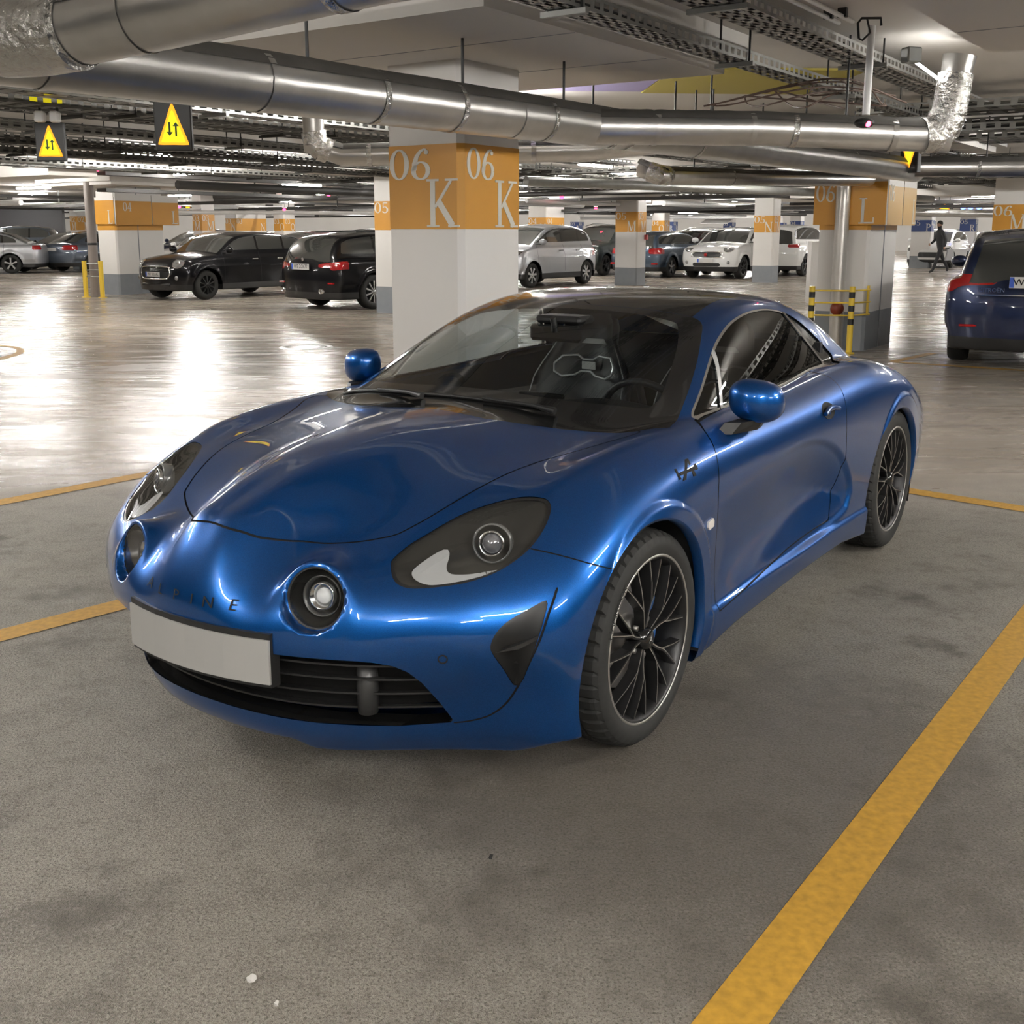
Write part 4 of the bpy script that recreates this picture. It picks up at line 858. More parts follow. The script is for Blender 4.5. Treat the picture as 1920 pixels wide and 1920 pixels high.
# wind screen: only where the greenhouse surface lies outside
x, y, z = P_(B); roof, B = B.cut(np.where(z > 1.0, pdist(ROOF, x, y), -.1))
x, y, z = P_(B); rwin, B = B.cut(np.where((z > .8) & (x < -1.9), pdist(RWIN, x, y), -.1))
x, y, z = P_(B); swin, B = B.cut(np.where((y > .45) & (z > .8), pdist(SWIN, x, z), -.1))
x, y, z = P_(B); head, B = B.cut(np.where((x > .15), pdist(HEAD, y, z), -.1))
x, y, z = P_(B); vent, B = B.cut(np.where((x > .3), pdist(VENT, y, z), -.1))
x, y, z = P_(B); gril, B = B.cut(np.where((x > .3), pdist(GRILLE, y, z), -.1))
x, y, z = P_(B); r, t = fog_rad(x, y, z); fog, B = B.cut(np.where((x > .7) & (t > -.03), .078-r, -.1))
# hood
B = groove(B, lambda x, y, z: np.where((x > -.35) & (z > .55), pdist(HOOD, x, y), -.1))
x, y, z = P_(B); hood, B = B.cut(np.where((x > -.35) & (z > .55), pdist(HOOD, x, y), -.1))
B = groove(B, lambda x, y, z: np.where(y > .6, pdist(DOOR, x, z), -.1))
x, y, z = P_(B); door, B = B.cut(np.where((y > .6), pdist(DOOR, x, z), -.1))
B = groove(B, lambda x, y, z: np.where((x > .2) & (y > .6), lined(BUMP, x, z), .1), .0018)
# fuel flap / tail split are out of view; soft step of the bumper blade
B = groove(B, lambda x, y, z: np.where((x > .3) & (y > .6), lined(BLADE, y, z), .1), .0022, .006)
x, y, z = P_(B); bump, B = B.cut(np.where(x > .2, np.maximum(np.minimum(x-.2, np.interp(x, [.27, .301, .357, .394, .422, .445, .6, .7, .85, 1], [.598, .609, .632, .650, .663, .672, .64, .6, .66, .56])-z), -.5), -.2))
tmobj('body_shell', B.both(), M_BLUE, car); tmobj('front_bumper', bump.both(), M_BLUE, car)
hd = tmobj('hood', hood.both(), M_BLUE, car)
gm = grooves[0]
for q in grooves[1:]: gm = gm+q
tmobj('shut_line', gm.both(), M_GAP, car)
tmobj('roof_panel', roof.both(), M_GBLK, car)
w_ = ws.both(); x, y, z = P_(w_)
WSI = np.array([(-.33, 0), (-.34, .3), (-.40, .5), (-.455, .59), (-.50, .605), (-.56, .602), (-.70, .565), (-.85, .515), (-.97, .455), (-1.0, .41), (-1.02, .25), (-1.03, 0)])
wsi = smooth_poly(np.concatenate([WSI, (WSI*[1, -1])[-2:0:-1]]), 3)
clear, frit = w_.cut(pdist(wsi, x, y))
wso = tmobj('windshield', clear, M_GLASS, car); tmobj('windshield_border', frit, M_GBLK, wso, label='black printed border of the glass')
tmobj('rear_window', rwin.both(), M_DARKGL, car)
for sgn, nm in ((1, 0), (-1, 1)):
    side = lambda m: m if sgn > 0 else m.mirror()
    dr = tmobj('door', side(door), M_BLUE, car)
    x, y, z = P_(swin); q = -.02
    fr = x-np.interp(z, [.85, .90, 1.12], [-1.90, -1.865, -1.665])           # chrome post in front of the rear quarter
    glassm, quarter = swin.cut(fr); x, y, z = P_(glassm)
    bar_ = lambda x, y, z: x-np.interp(z, [.86, 1.04], [-.755, -.90])
    g1 = g2 = None                                  # small front corner pane before a slanted bar
    for k_ in glassm.cut(bar_(x, y, z)):
        a_, b_ = k_.cut(np.abs(np.round(bar_(*P_(k_)), 6))-.011); g1 = a_ if g1 is None else g1+a_; g2 = b_ if g2 is None else g2+b_
    x, y, z = P_(g1); main, seal = g1.cut(pdist(SWIN, x, z)-.006)
    wo = tmobj('side_window', side(main.offset(-.004)), M_GLASS if sgn < 0 else M_DARKGL, car)
    tmobj('window_seal', side(seal.offset(-.001)), M_EDGE, wo); tmobj('corner_bar', side(g2.offset(.002)), M_LGREY, wo)
    x, y, z = P_(quarter); post, qq = quarter.cut(x-np.interp(z, [.85, .90, 1.12], [-1.925, -1.89, -1.69]))
    tmobj('quarter_panel', side(qq.offset(-.006)), M_GBLK, wo, label='black gloss quarter panel behind the side glass'); tmobj('window_post', side(post.offset(.001)), M_CHROME, wo)
    # headlight: lens, dark bucket, light blade, projector
    x, y, z = P_(head); d = pdist(HEAD, y, z); lens, rim = head.cut(d-.005)
    hl = tmobj('headlight', side(lens), M_CLEAR, car); tmobj('headlight_seal', side(rim.offset(-.002)), M_BLK, hl)
    x, y, z = P_(head); dd = np.clip(d/.03, 0, 1)[:, None]
    bk = TM(head.v-head.n*(.006+.05*dd)+[-.0, 0, 0], head.t, head.n); bx_, by_, bz_ = head.v.T
    tmobj('headlight_bucket', side(bk), mat('bezel_grey', (.085, .08, .07), .3, .4), hl)
    DRL = smooth_poly([(.522, .640), (.530, .628), (.556, .617), (.590, .611), (.641, .618), (.688, .630), (.708, .640), (.655, .632), (.612, .632), (.590, .645), (.578, .664), (.558, .676), (.538, .664)], 3)
    drl, _ = head.cut(pdist(DRL, y, z)); tmobj('light_blade', side(drl.offset(-.016)), M_LGREY, hl)
    c = Vector((.491, .658, .680)); ax = Vector((.90, .38, .18)).normalized(); mb = MB(); mt = MB(); ml = MB(); rot = ax.to_track_quat('Z', 'Y').to_matrix().to_4x4()
    c = c-ax*.030
    def place(mbx): mbx.v = [tuple((rot @ Vector(p)+c)*1.) if sgn > 0 else tuple(((rot @ Vector(p)+c).x, -(rot @ Vector(p)+c).y, (rot @ Vector(p)+c).z)) for p in mbx.v]; return mbx
    mt.lathe([(.050, -.02), (.052, .012), (.047, .016), (.046, .004)], 28); mb.lathe([(.033, .0), (.034, .022), (.029, .024), (.028, .012)], 24); ml.ball((0, 0, .008), (.0275, .0275, .02), 20, 10)
    place(mt).build('projector_ring', mat('smoke_plastic', (.10, .10, .095), .25, coat=.5), hl); place(mb).build('projector_bezel', M_CHROME, hl); place(ml).build('projector_lens', mat('lens_glass', (.12, .12, .13), .05, coat=1., spec=1.), hl)
    # fog lamp
    x, y, z = P_(fog); r, t = fog_rad(x, y, z); lens, rim = fog.cut(.0735-r)
    fl = tmobj('fog_lamp', side(lens), M_CLEAR, car); tmobj('fog_seal', side(rim.offset(-.002)), M_BLK, fl)
    mb = MB(); ax = Vector(FOG_N); c = Vector(FOG_P); rot = ax.to_track_quat('Z', 'Y').to_matrix().to_4x4()
    mb.lathe([(.077, -.004), (.074, -.03), (.062, -.05), (.040, -.075), (.0, -.08)], 32); place(mb).build('fog_bucket', mat('fog_grey', (.055, .054, .05), .25, .6), fl)
    mb = MB(); mb.lathe([(.034, -.075), (.036, -.03), (.030, -.028), (.028, -.06), (0, -.062)], 28); place(mb).build('fog_reflector', M_CHROME, fl)
    mb = MB(); mb.lathe([(.05, -.05), (.053, -.032), (.050, -.030), (.046, -.052)], 28); place(mb).build('fog_ring', mat('fog_ring_grey', (.10, .10, .095), .3, .6), fl)
    mb = MB(); mb.ball((0, 0, -.045), (.021, .021, .016), 16, 10); place(mb).build('fog_bulb_lens', mat('bulb_lens', (.8, .8, .78), .1, coat=1.), fl)
    # air intake in the bumper
    x, y, z = P_(vent); d = np.clip(pdist(VENT, y, z)/.02, 0, 1)[:, None]
    va = tmobj('air_intake', side(TM(vent.v-vent.n*(.004+.035*d)+[-.02, -.01, 0]*d, vent.t, vent.n)), M_BLK, car)
    mb = MB(); mb.prism([(.757, .452), (.80, .470), (.83, .487), (.83, .478), (.80, .458)], 0, .05, lambda a, b, h: (.60-.9*(a-.757)-h+.012, a*sgn, b)); mb.build('intake_fin', M_BLK, va)
    # wheel arch liner
    for cx, cz, r in (ARCH_F, ARCH_R):
        mb = MB(); pr = [(cx+(r+.002)*math.cos(a), cz+(r+.002)*math.sin(a)) for a in np.linspace(-.33, PI+.33, 30)]
        vv = [(px, yy*sgn, pz) for yy in (.872, .55) for px, pz in pr]; mb.add(vv, [(i, i+1, 31+i, 30+i) for i in range(29)], True)
        mb.add([(px, .55*sgn, pz) for px, pz in pr]+[(cx, .55*sgn, cz)], [(i, i+1, 30) for i in range(29)]); mb.build('arch_liner', M_GAP, car)
        # rolled edge of the wing behind the opening
        mb = MB(); e = [(cx+r*math.cos(a), cz+r*math.sin(a)) for a in np.linspace(-.3, PI+.3, 60)]
        def onside(px, pz):
            yy = np.full(len(px), .93)
            for _ in range(30): yy = yy-np.clip(F_low(px, yy, pz), -.02, .02)
            return yy
        ex, ez = np.array(e).T; yy = onside(ex, ez); rr = np.hypot(ex-cx, ez-cz); k = (rr-.008)/rr
        vv = [(a, b*sgn, c_) for a, b, c_ in zip(ex, yy, ez)]+[(cx+(a-cx)*q_, (b-.004)*sgn, cz+(c_-cz)*q_) for a, b, c_, q_ in zip(ex, yy, ez, k)]+[(cx+(a-cx)*q_, (b-.03)*sgn, cz+(c_-cz)*q_) for a, b, c_, q_ in zip(ex, yy, ez, k)]
        n = len(e); mb.add(vv, [(j*n+i, j*n+i+1, (j+1)*n+i+1, (j+1)*n+i) for j in (0, 1) for i in range(n-1)], True); mb.build('arch_lip', M_BLUE, car)
# lower grille with slats
x, y, z = P_(gril); gb = gril.offset(-.075)
g = tmobj('lower_grille', gb.both(), mat('grille_black', (.006, .006, .006), .5), car, label='black lower air intake with thin slats')
def nose_x(yy, zz):
    yy = np.atleast_1d(np.asarray(yy, float)); zz = np.full_like(yy, zz) if np.ndim(zz) == 0 else np.asarray(zz, float); xx = np.full_like(yy, 1.05)
    for _ in range(80): xx = xx-np.clip(F_low(xx, yy, zz), -.03, .03)
    return xx
# return edge of the opening
gp = np.array(GRILLE[1:-1]); full = np.concatenate([gp, (gp*[-1, 1])[-2:0:-1]]); fx = nose_x(full[:, 0], full[:, 1]); n = len(full); mb = MB()
mb.add([(a, b, c) for a, (b, c) in zip(fx, full)]+[(a-.08, b, c) for a, (b, c) in zip(fx, full)], [(i, (i+1) % n, n+(i+1) % n, n+i) for i in range(n)]); mb.build('grille_frame', M_GBLK, g)
for zz, hw in ((.272, .60), (.318, .595), (.364, .585), (.405, .55)):
    yy = np.linspace(-hw, hw, 41); xx = nose_x(yy, zz)-.03; mb = MB(); v = []
    for a, b in zip(xx, yy): v += [(a, b, zz+.002), (a, b, zz-.003), (a-.035, b, zz-.012), (a-.035, b, zz-.004)]
    mb.add(v, [(4*i+k, 4*i+(k+1) % 4, 4*i+4+(k+1) % 4, 4*i+4+k) for i in range(40) for k in range(4)]); mb.build('grille_slat', M_BLK, g)
for sgn in (-1, 1):
    mb = MB(); xx = nose_x([.44*sgn], .33)[0]; mb.lathe([(.0, -.07), (.026, -.07), (.028, 0), (.026, .06), (0, .06)], 16, c=(xx-.062, .44*sgn, .33)); mb.build('radar_cover', mat('dark_grey', (.03, .03, .03), .4), g)
# number plate (blank) on a black holder
xx = nose_x([0, .27], .42); mb = MB()
pl = [(nose_x([q], .42)[0]+.012, q) for q in np.linspace(-.24, .28, 9)]
def plate(mb, z0, z1, off, th, pts):
    v = []
    for a, b in pts: v += [(a+off, b, z0), (a+off, b, z1), (a+off-th, b, z1), (a+off-th, b, z0)]
    n = len(pts); mb.add(v, [(4*i+k, 4*i+(k+1) % 4, 4*i+4+(k+1) % 4, 4*i+4+k) for i in range(n-1) for k in range(4)]+[(0, 1, 2, 3), (4*n-1, 4*n-2, 4*n-3, 4*n-4)]); return mb
ph = plate(MB(), .345, .485, .0, .03, pl).build('plate_holder', M_BLK, car); plate(MB(), .355, .470, .006, .006, pl[0:]).build('number_plate', M_PLATEG, ph, label='blank pale number plate')
# lettering on the nose
lt = None
for i, ch in enumerate('ALPINE'):
    yc = (-.165, -.097, -.026, .034, .088, .158)[i]; v, f = text_mesh(ch, .048, .0); v = np.array(v); yy = v[:, 0]+yc; zz = v[:, 1]*.78+.537
    xs_ = nose_x(yy, zz)+.003; xs2 = xs_-.006; mb = MB(); mb.add(np.stack([xs_, yy, zz], 1), f); n = len(v)
    mb.build('nose_letter', M_GAP, car)
# parking sensors
for sgn in (-1, 1):
    mb = MB(); y0 = .653*sgn; x0 = nose_x([y0], .437)[0]; nn = grad(F_low, np.array([[x0, y0, .437]]))[0]; nn /= np.linalg.norm(nn); rot = Vector(nn).to_track_quat('Z', 'Y').to_matrix().to_4x4()
    mb.lathe([(.0095, .0), (.0095, .002), (.0125, .002), (.0125, 0)], 20); mb.v = [tuple(rot @ Vector(p)+Vector((x0, y0, .437))) for p in mb.v]; mb.build('parking_sensor', M_GAP, car)
def side_y(px, pz):
    px = np.atleast_1d(np.asarray(px, float)); pz = np.broadcast_to(np.asarray(pz, float), px.shape); yy = np.full(px.shape, .99)
    for _ in range(60): yy = yy-np.clip(F_low(px, yy, pz), -.02, .02)
    return yy
def on_side(mb, poly, sgn, th, x0, z0):
    P = np.array(poly)+[x0, z0]; yy = side_y(P[:, 0], P[:, 1]); n = len(P)
    return mb.add([(a, (b-.002)*sgn, c) for (a, c), b in zip(P, yy)]+[(a, (b+th)*sgn, c) for (a, c), b in zip(P, yy)], [tuple(range(n-1, -1, -1)), tuple(range(n, 2*n))]+[(i, (i+1) % n, n+(i+1) % n, n+i) for i in range(n)])
for sgn in (-1, 1):
    mb = MB()                                       # arrow A badge (points towards the nose)
    for poly in ([(-.258, .789), (-.274, .789), (-.206, .742), (-.186, .742)], [(-.266, .789), (-.276, .789), (-.274, .742), (-.256, .742)], [(-.186, .757), (-.186, .764), (-.29, .766), (-.29, .758)], [(-.172, .776), (-.182, .776), (-.180, .748), (-.168, .748)], [(-.288, .770), (-.300, .772), (-.298, .757), (-.286, .756)]):
        on_side(mb, poly, sgn, .003, 0, 0)
    mb.build('arrow_badge', M_GAP, car)['kind'] = 'stuff'
    mb = MB(); on_side(mb, [(-.022, -.012), (.014, -.016), (.024, -.006), (.022, .012), (-.014, .016), (-.024, .006)], sgn, .006, -.350, .578); mb.build('side_repeater', mat('repeater_clear', (.75, .73, .70), .12, coat=1.), car)
    mb = MB(); on_side(mb, [(.06*math.cos(a), .032*math.sin(a)) for a in np.linspace(0, 2*PI, 20, endpoint=False)], sgn, .002, -1.47, .775); hc = mb.build('door_handle', M_GAP, car)
    mb = MB(); pts = [(-1.40, .772), (-1.45, .785), (-1.50, .785), (-1.55, .775)]; yy = side_y([p[0] for p in pts], [p[1] for p in pts])
    mb.tube([(a, (b+.014)*sgn, c) for (a, c), b in zip(pts, yy)], [.008, .011, .011, .008], 10); mb.build('handle_bar', M_BLUE, hc)
# door mirrors
for sgn in (-1, 1):
    mb = MB(); c = (-.725, .862, .908); n, m = 28, 16
    for j in range(m+1):
        for i in range(n):
            a, b = 2*PI*i/n, PI*j/m; sx = math.sin(b)*math.cos(a); sy = math.sin(b)*math.sin(a); sz = math.cos(b)
            p = [math.copysign(abs(q)**.8, q) for q in (sx, sy, sz)]; px, py, pz = p[0]*.068, p[1]*.088, p[2]*.070
            if px < -.03: px = -.03-(px+.03)*.12
            pz -= .012*(py/.1)*(1 if py < 0 else .6); px -= .25*max(py, 0)
            mb.v.append((c[0]+px, (c[1]+py)*sgn, c[2]+pz))
    for j in range(m):
        for i in range(n): q = (j*n+i, (j+1)*n+i, (j+1)*n+(i+1) % n, j*n+(i+1) % n); mb.f.append(q if sgn > 0 else q[::-1]); mb.sm.append(True)
    mr = mb.build('door_mirror', M_BLUE, car)
    mb = MB(); mb.prism([(-.052, -.035), (.045, -.038), (.056, -.012), (.055, .022), (.035, .038), (-.045, .036), (-.060, .012)], 0, .004, lambda a, b, h: (c[0]-.0255-.25*max(a, 0)-h, (c[1]+a)*sgn, c[2]+b)); mb.build('mirror_glass', mat('mirror_silver', (.35, .36, .37), .04, 1.), mr)
    mb = MB(); F_ = lambda a, b, h: (a, b*sgn, h); lo = [(-.57, .79), (-.60, .835), (-.73, .87), (-.79, .86), (-.77, .80)]
    v = [(a, b*sgn, .812) for a, b in lo]+[(a-.03 if i < 2 else a, (b+.02)*sgn, .848) for i, (a, b) in enumerate(lo)]
    mb.add(v, [(4, 3, 2, 1, 0), (5, 6, 7, 8, 9)]+[(i, (i+1) % 5, 5+(i+1) % 5, 5+i) for i in range(5)]); mb.build('mirror_foot', M_BLK, mr)
# wipers and scuttle
mb = MB(); v = []
cw = [(-.185, 0), (-.20, .2), (-.245, .42), (-.32, .62), (-.38, .70)]; cw = [(a, -b) for a, b in cw[:0:-1]]+cw
for a, b in cw: zz = .868-.02*abs(b)/.7; v += [(a+.03, b, zz-.02), (a-.045, b, zz+.004)]
mb.add(v, [(2*i, 2*i+2, 2*i+3, 2*i+1) for i in range(len(cw)-1)]); mb.build('scuttle', M_BLK, car)
def ws_z(px, py): return float(S_GR(np.array([px]), np.array([py]), False)[0])
for y1, y2 in ((.36, -.16), (-.16, -.62)):
    mb = MB(); pts = [(-.255-.30*max(0, abs(q)-.12)**1.6, q) for q in np.linspace(y1, y2, 9)]
    mb.tube([(a, b, ws_z(a, b)+.006) for a, b in pts], .0055, 8); wp = mb.build('wiper', M_BLK, car)
    mb = MB(); q0 = pts[4]; mb.tube([(pts[0][0]+.03, y1+.02, ws_z(*pts[0])+.004), (pts[1][0]+.02, pts[1][1], ws_z(*pts[1])+.012), (q0[0]+.004, q0[1], ws_z(*q0)+.012)], [.012, .007, .005], 8); mb.build('wiper_arm', M_BLK, wp)
# ---------------------------------------------------------------- wheels of the coupe
def make_wheel(cx, cz, yo, tr, w, sgn, rear):
    """outer rim face at y = yo"""
    C_ = lambda p: p
    hub = MB(); hub.lathe([(0, .004), (.024, .004), (.028, .0), (.034, -.008), (.036, -.03)], 28, 'y')
    R = .2335; rim = MB()
    rim.lathe([(R+.010, -.002), (R+.012, .002), (R+.006, .004), (R-.002, -.002), (R-.010, -.018), (R-.016, -.06), (R-.022, -.16), (R-.01, -.19)], 72, 'y')
    rw = thing_part('wheel', rim, M_GRAPH, cx, cz, yo, sgn)
    e = MB(); e.lathe([(R+.0125, .0005), (R+.0125, .004), (R+.006, .0055), (R+.0045, .003)], 72, 'y'); part_('rim_edge', e, M_EDGE, rw, sgn)
    # five groups of forked spokes
    off = {(0, 1): .17, (0, -1): .42, (1, 1): .30, (1, -1): .1}[(int(rear), sgn)]
    for g in range(5):
        a0 = 2*PI*g/5+off; mb = MB(); mt = MB()
        for s in (-1, 1):
            def pt(r, a, h): return (r*math.cos(a0+s*a), h, r*math.sin(a0+s*a))
            main = [pt(.030, .10, -.012), pt(.075, .15, -.006), pt(.112, .205, .000), pt(.165, .175, .000), pt(R-.004, .155, -.006)]
            br = [pt(.098, .19, -.002), pt(.125, .30, .000), pt(.170, .395, -.001), pt(R-.004, .47, -.006)]
            for path, wd in ((main, (.017, .015, .014, .011, .011)), (br, (.010, .011, .0105, .0105))):
                P = np.array(path); T = np.gradient(P, axis=0); N = np.stack([-T[:, 2], T[:, 0]], 1); N /= np.linalg.norm(N, axis=1)[:, None]; v = []
                for p, n, w_ in zip(P, N, wd):
                    for k, h in ((-1.0, -.03), (-.55, 0), (.55, 0), (1.0, -.03)): v.append((p[0]+n[0]*w_/2*k, p[1]+h, p[2]+n[1]*w_/2*k))
                n_ = len(P); mb.add(v, [(4*i+k, 4*i+4+k, 4*i+5+k, 4*i+1+k) for i in range(n_-1) for k in range(3)])
                v = []
                for p, n, w_ in zip(P, N, wd):
                    for k in (.60, .15) if s > 0 else (-.15, -.60): v.append((p[0]+n[0]*w_/2*k, p[1]+.0008, p[2]+n[1]*w_/2*k))
                mt.add(v, [(2*i, 2*i+2, 2*i+3, 2*i+1) for i in range(n_-1)])
        sp = part_('spoke', mb, M_GRAPH, rw, sgn)
        part3('spoke_edge', mt, M_EDGE, sp)
    part_('hub_cap', hub, M_GBLK, rw, sgn)
    mb = MB(); v, f = text_mesh('A', .030); mb.add([(p[0], .0055, p[1]) for p in v], [q[::-1] for q in f]); part_('hub_emblem', mb, M_LGREY, rw, sgn)
    lug = MB()
    for k in range(5):
        a = 2*PI*k/5+off+PI/5; lug.lathe([(.008, -.03), (.008, -.018), (0, -.018)], 10, 'y', c=(.055*math.cos(a), 0, .055*math.sin(a)))
    part_('wheel_bolt', lug, M_STEEL, rw, sgn)
    # tyre with shoulder grooves
    N = 240; prof = [(R+.004, -.002), (R+.012, .004), (R+.030, .010), (tr-.038, .010), (tr-.018, .002), (tr-.008, -.010), (tr-.0045, -.022), (tr-.001, -.045), (tr, -.062), (tr-.006, -.064), (tr-.006, -.072), (tr, -.074), (tr, -w/2-.008), (tr-.006, -w/2-.006), (tr-.006, -w/2+.004), (tr, -w/2+.006),
            (tr, -w+.075), (tr-.006, -w+.073), (tr-.006, -w+.066), (tr, -w+.064), (tr-.001, -w+.045), (tr-.008, -w+.012), (tr-.02, -w), (R+.0, -w+.01)]
    ty = MB(); v = []
    for j, (r, h) in enumerate(prof):
        for k in range(N):
            a = 2*PI*k/N; rr = r; hh = h
            if 4 < j < 8 and k % 5 == 0: rr -= .007
            if 10 < j < 12 and k % 5 == 2: rr -= .004
            v.append((rr*math.cos(a), hh, rr*math.sin(a)))
    ty.add(v, [(j*N+k, (j+1)*N+k, (j+1)*N+(k+1) % N, j*N+(k+1) % N) for j in range(len(prof)-1) for k in range(N)], False)
    for i in range(len(ty.sm)):
        if i//N < 4: ty.sm[i] = True
    to = part_('tyre', ty, M_RUB, rw, sgn)
    if not rear and sgn > 0:
        mb = MB(); r0 = tr-.052
        for i, ch in enumerate('HANKOOK'):
            a = math.radians(20)+i*.085; v, f = text_mesh(ch, .034)
            mb.add([((r0+p[1]*.9)*math.cos(a)-p[0]*math.sin(a), .0112, (r0+p[1]*.9)*math.sin(a)+p[0]*math.cos(a)) for p in v], [q[::-1] for q in f])
        part3('tyre_lettering', mb, mat('tyre_print', (.004, .004, .004), .9), to)
    d = MB(); d.lathe([(.06, -.085), (.158, -.085), (.158, -.105), (.06, -.105)], 48, 'y', sm=False); d.lathe([(.06, -.085), (.06, -.05), (0, -.05)], 32, 'y'); part_('brake_disc', d, M_STEEL, rw, sgn)
    c = MB(); q = []
    for a in np.linspace(-.55, .62, 12): q.append((.168*math.cos(a), .168*math.sin(a)))
    for a in np.linspace(.62, -.55, 12): q.append((.105*math.cos(a), .105*math.sin(a)))
    c.prism(q, -.062, -.13, lambda a, b, h: (-a, h, b)); part_('brake_caliper', c, M_CAL, rw, sgn)
M_CAL = mat('caliper_blue', (.03, .14, .42), .3, .2, .6)
def thing_part(name, mb, m, cx, cz, yo, sgn):
    if sgn < 0: mb.v = [(a, -b, c) for a, b, c in mb.v]; mb.f = [q[::-1] for q in mb.f]
    o = mb.build(name, m, car); o.location = (cx, yo*sgn, cz); return o
def part_(name, mb, m, par, sgn):
    if sgn < 0: mb.v = [(a, -b, c) for a, b, c in mb.v]; mb.f = [q[::-1] for q in mb.f]
    return mb.build(name, m, par)
def part3(name, mb, m, par):
    """finest pieces: kept at the level below the part"""
    if par.parent.name.startswith('wheel'): # wheel > tyre / spoke is already the third level
        if par.location.y == 0 and mb.v and par.parent.location.y < 0: mb.v = [(a, -b, c) for a, b, c in mb.v]; mb.f = [q[::-1] for q in mb.f]
        return mb.build(name, m, par.parent)
    return mb.build(name, m, par)
for sgn in (1, -1):
    make_wheel(FR[0], FR[1], .862, .3145, .212, sgn, False)
    make_wheel(RR[0], RR[1], .868, .3265, .240, sgn, True)
# ---------------------------------------------------------------- cabin of the coupe
x, y, z = P_(B); m_, _ = B.cut(np.minimum(np.minimum(z-.82, -.22-x), x+2.3)); cl = TM(m_.v-m_.n*.014, m_.t, m_.n)
tmobj('pillar_trim', cl.both(), M_INT, car)
hlr = TM(roof.v-roof.n*.02, roof.t, roof.n); tmobj('headliner', hlr.both(), M_INT, car)
ds = MB(); v = []
prof = [(-.16, .80), (-.30, .835), (-.50, .845), (-.62, .850), (-.72, .835), (-.76, .79), (-.74, .72), (-.70, .60), (-.66, .40)]
for a, b in prof:
    for yy in np.linspace(-.70, .70, 15):
        bulge = .045*math.exp(-((yy-.36)/.20)**2)*math.exp(-((a+.66)/.10)**2); v.append((a+.10*(yy/.7)**2*-1, yy, b+bulge-.02*(abs(yy)/.7)**2))
ds.add(v, [(i*15+k, i*15+k+1, (i+1)*15+k+1, (i+1)*15+k) for i in range(len(prof)-1) for k in range(14)], True)
dash = ds.build('dashboard', M_INT, car)
mb = MB().box((-.765, 0, .80), (.02, .20, .12), bev=.006); mb.build('centre_screen', M_GBLK, dash)
mb = MB().box((-1.0, 0, .48), (.9, .16, .22), bev=.03); mb.build('centre_console', M_INT, car)
fl = MB(); fl.box((-1.1, 0, .20), (1.7, 1.45, .03)); fl.build('cabin_floor', M_INT, car)
mb = MB().box((-1.92, 0, .62), (.03, 1.34, .74)); mb.build('bulkhead', M_INT, car)
for s in (-1, 1):
    mb = MB(); vv = []
    for px, pz, yy in ((-.42, .84, .690), (-.42, .25, .76), (-1.9, .25, .76), (-1.9, .885, .672)): vv += [(px, yy*s, pz)]
    mb.add(vv, [(0, 1, 2, 3)]); mb.add([(a-.0, b-.035*s, c) for a, b, c in vv], [(0, 1, 2, 3)]); mb.build('door_card', M_INT, car)
# steering wheel
mb = MB(); c = Vector((-.93, .36, .755)); M = Matrix.Rotation(math.radians(-66), 3, 'Y')
mb.tube([tuple(c+M @ Vector((.178*math.cos(a), .178*math.sin(a), 0))) for a in np.linspace(0, 2*PI, 40, endpoint=False)], .0135, 10, closed=True)
sw = mb.build('steering_wheel', M_LEATH, car); mb = MB()
for a in (0., PI, -PI/2 if False else PI/2, -PI/2): mb.tube([tuple(c), tuple(c+M @ Vector((.17*math.cos(a), .17*math.sin(a), 0)))], .014, 8)
mb.ball(tuple(c), .055, 16, 10); mb.build('wheel_spokes', M_INT, sw)
mb = MB(); mb.tube([tuple(c+Vector((.05, .11, -.02))), tuple(c+Vector((.05, .16, -.06)))], .006, 6); mb.build('shift_paddle', M_EDGE, sw)
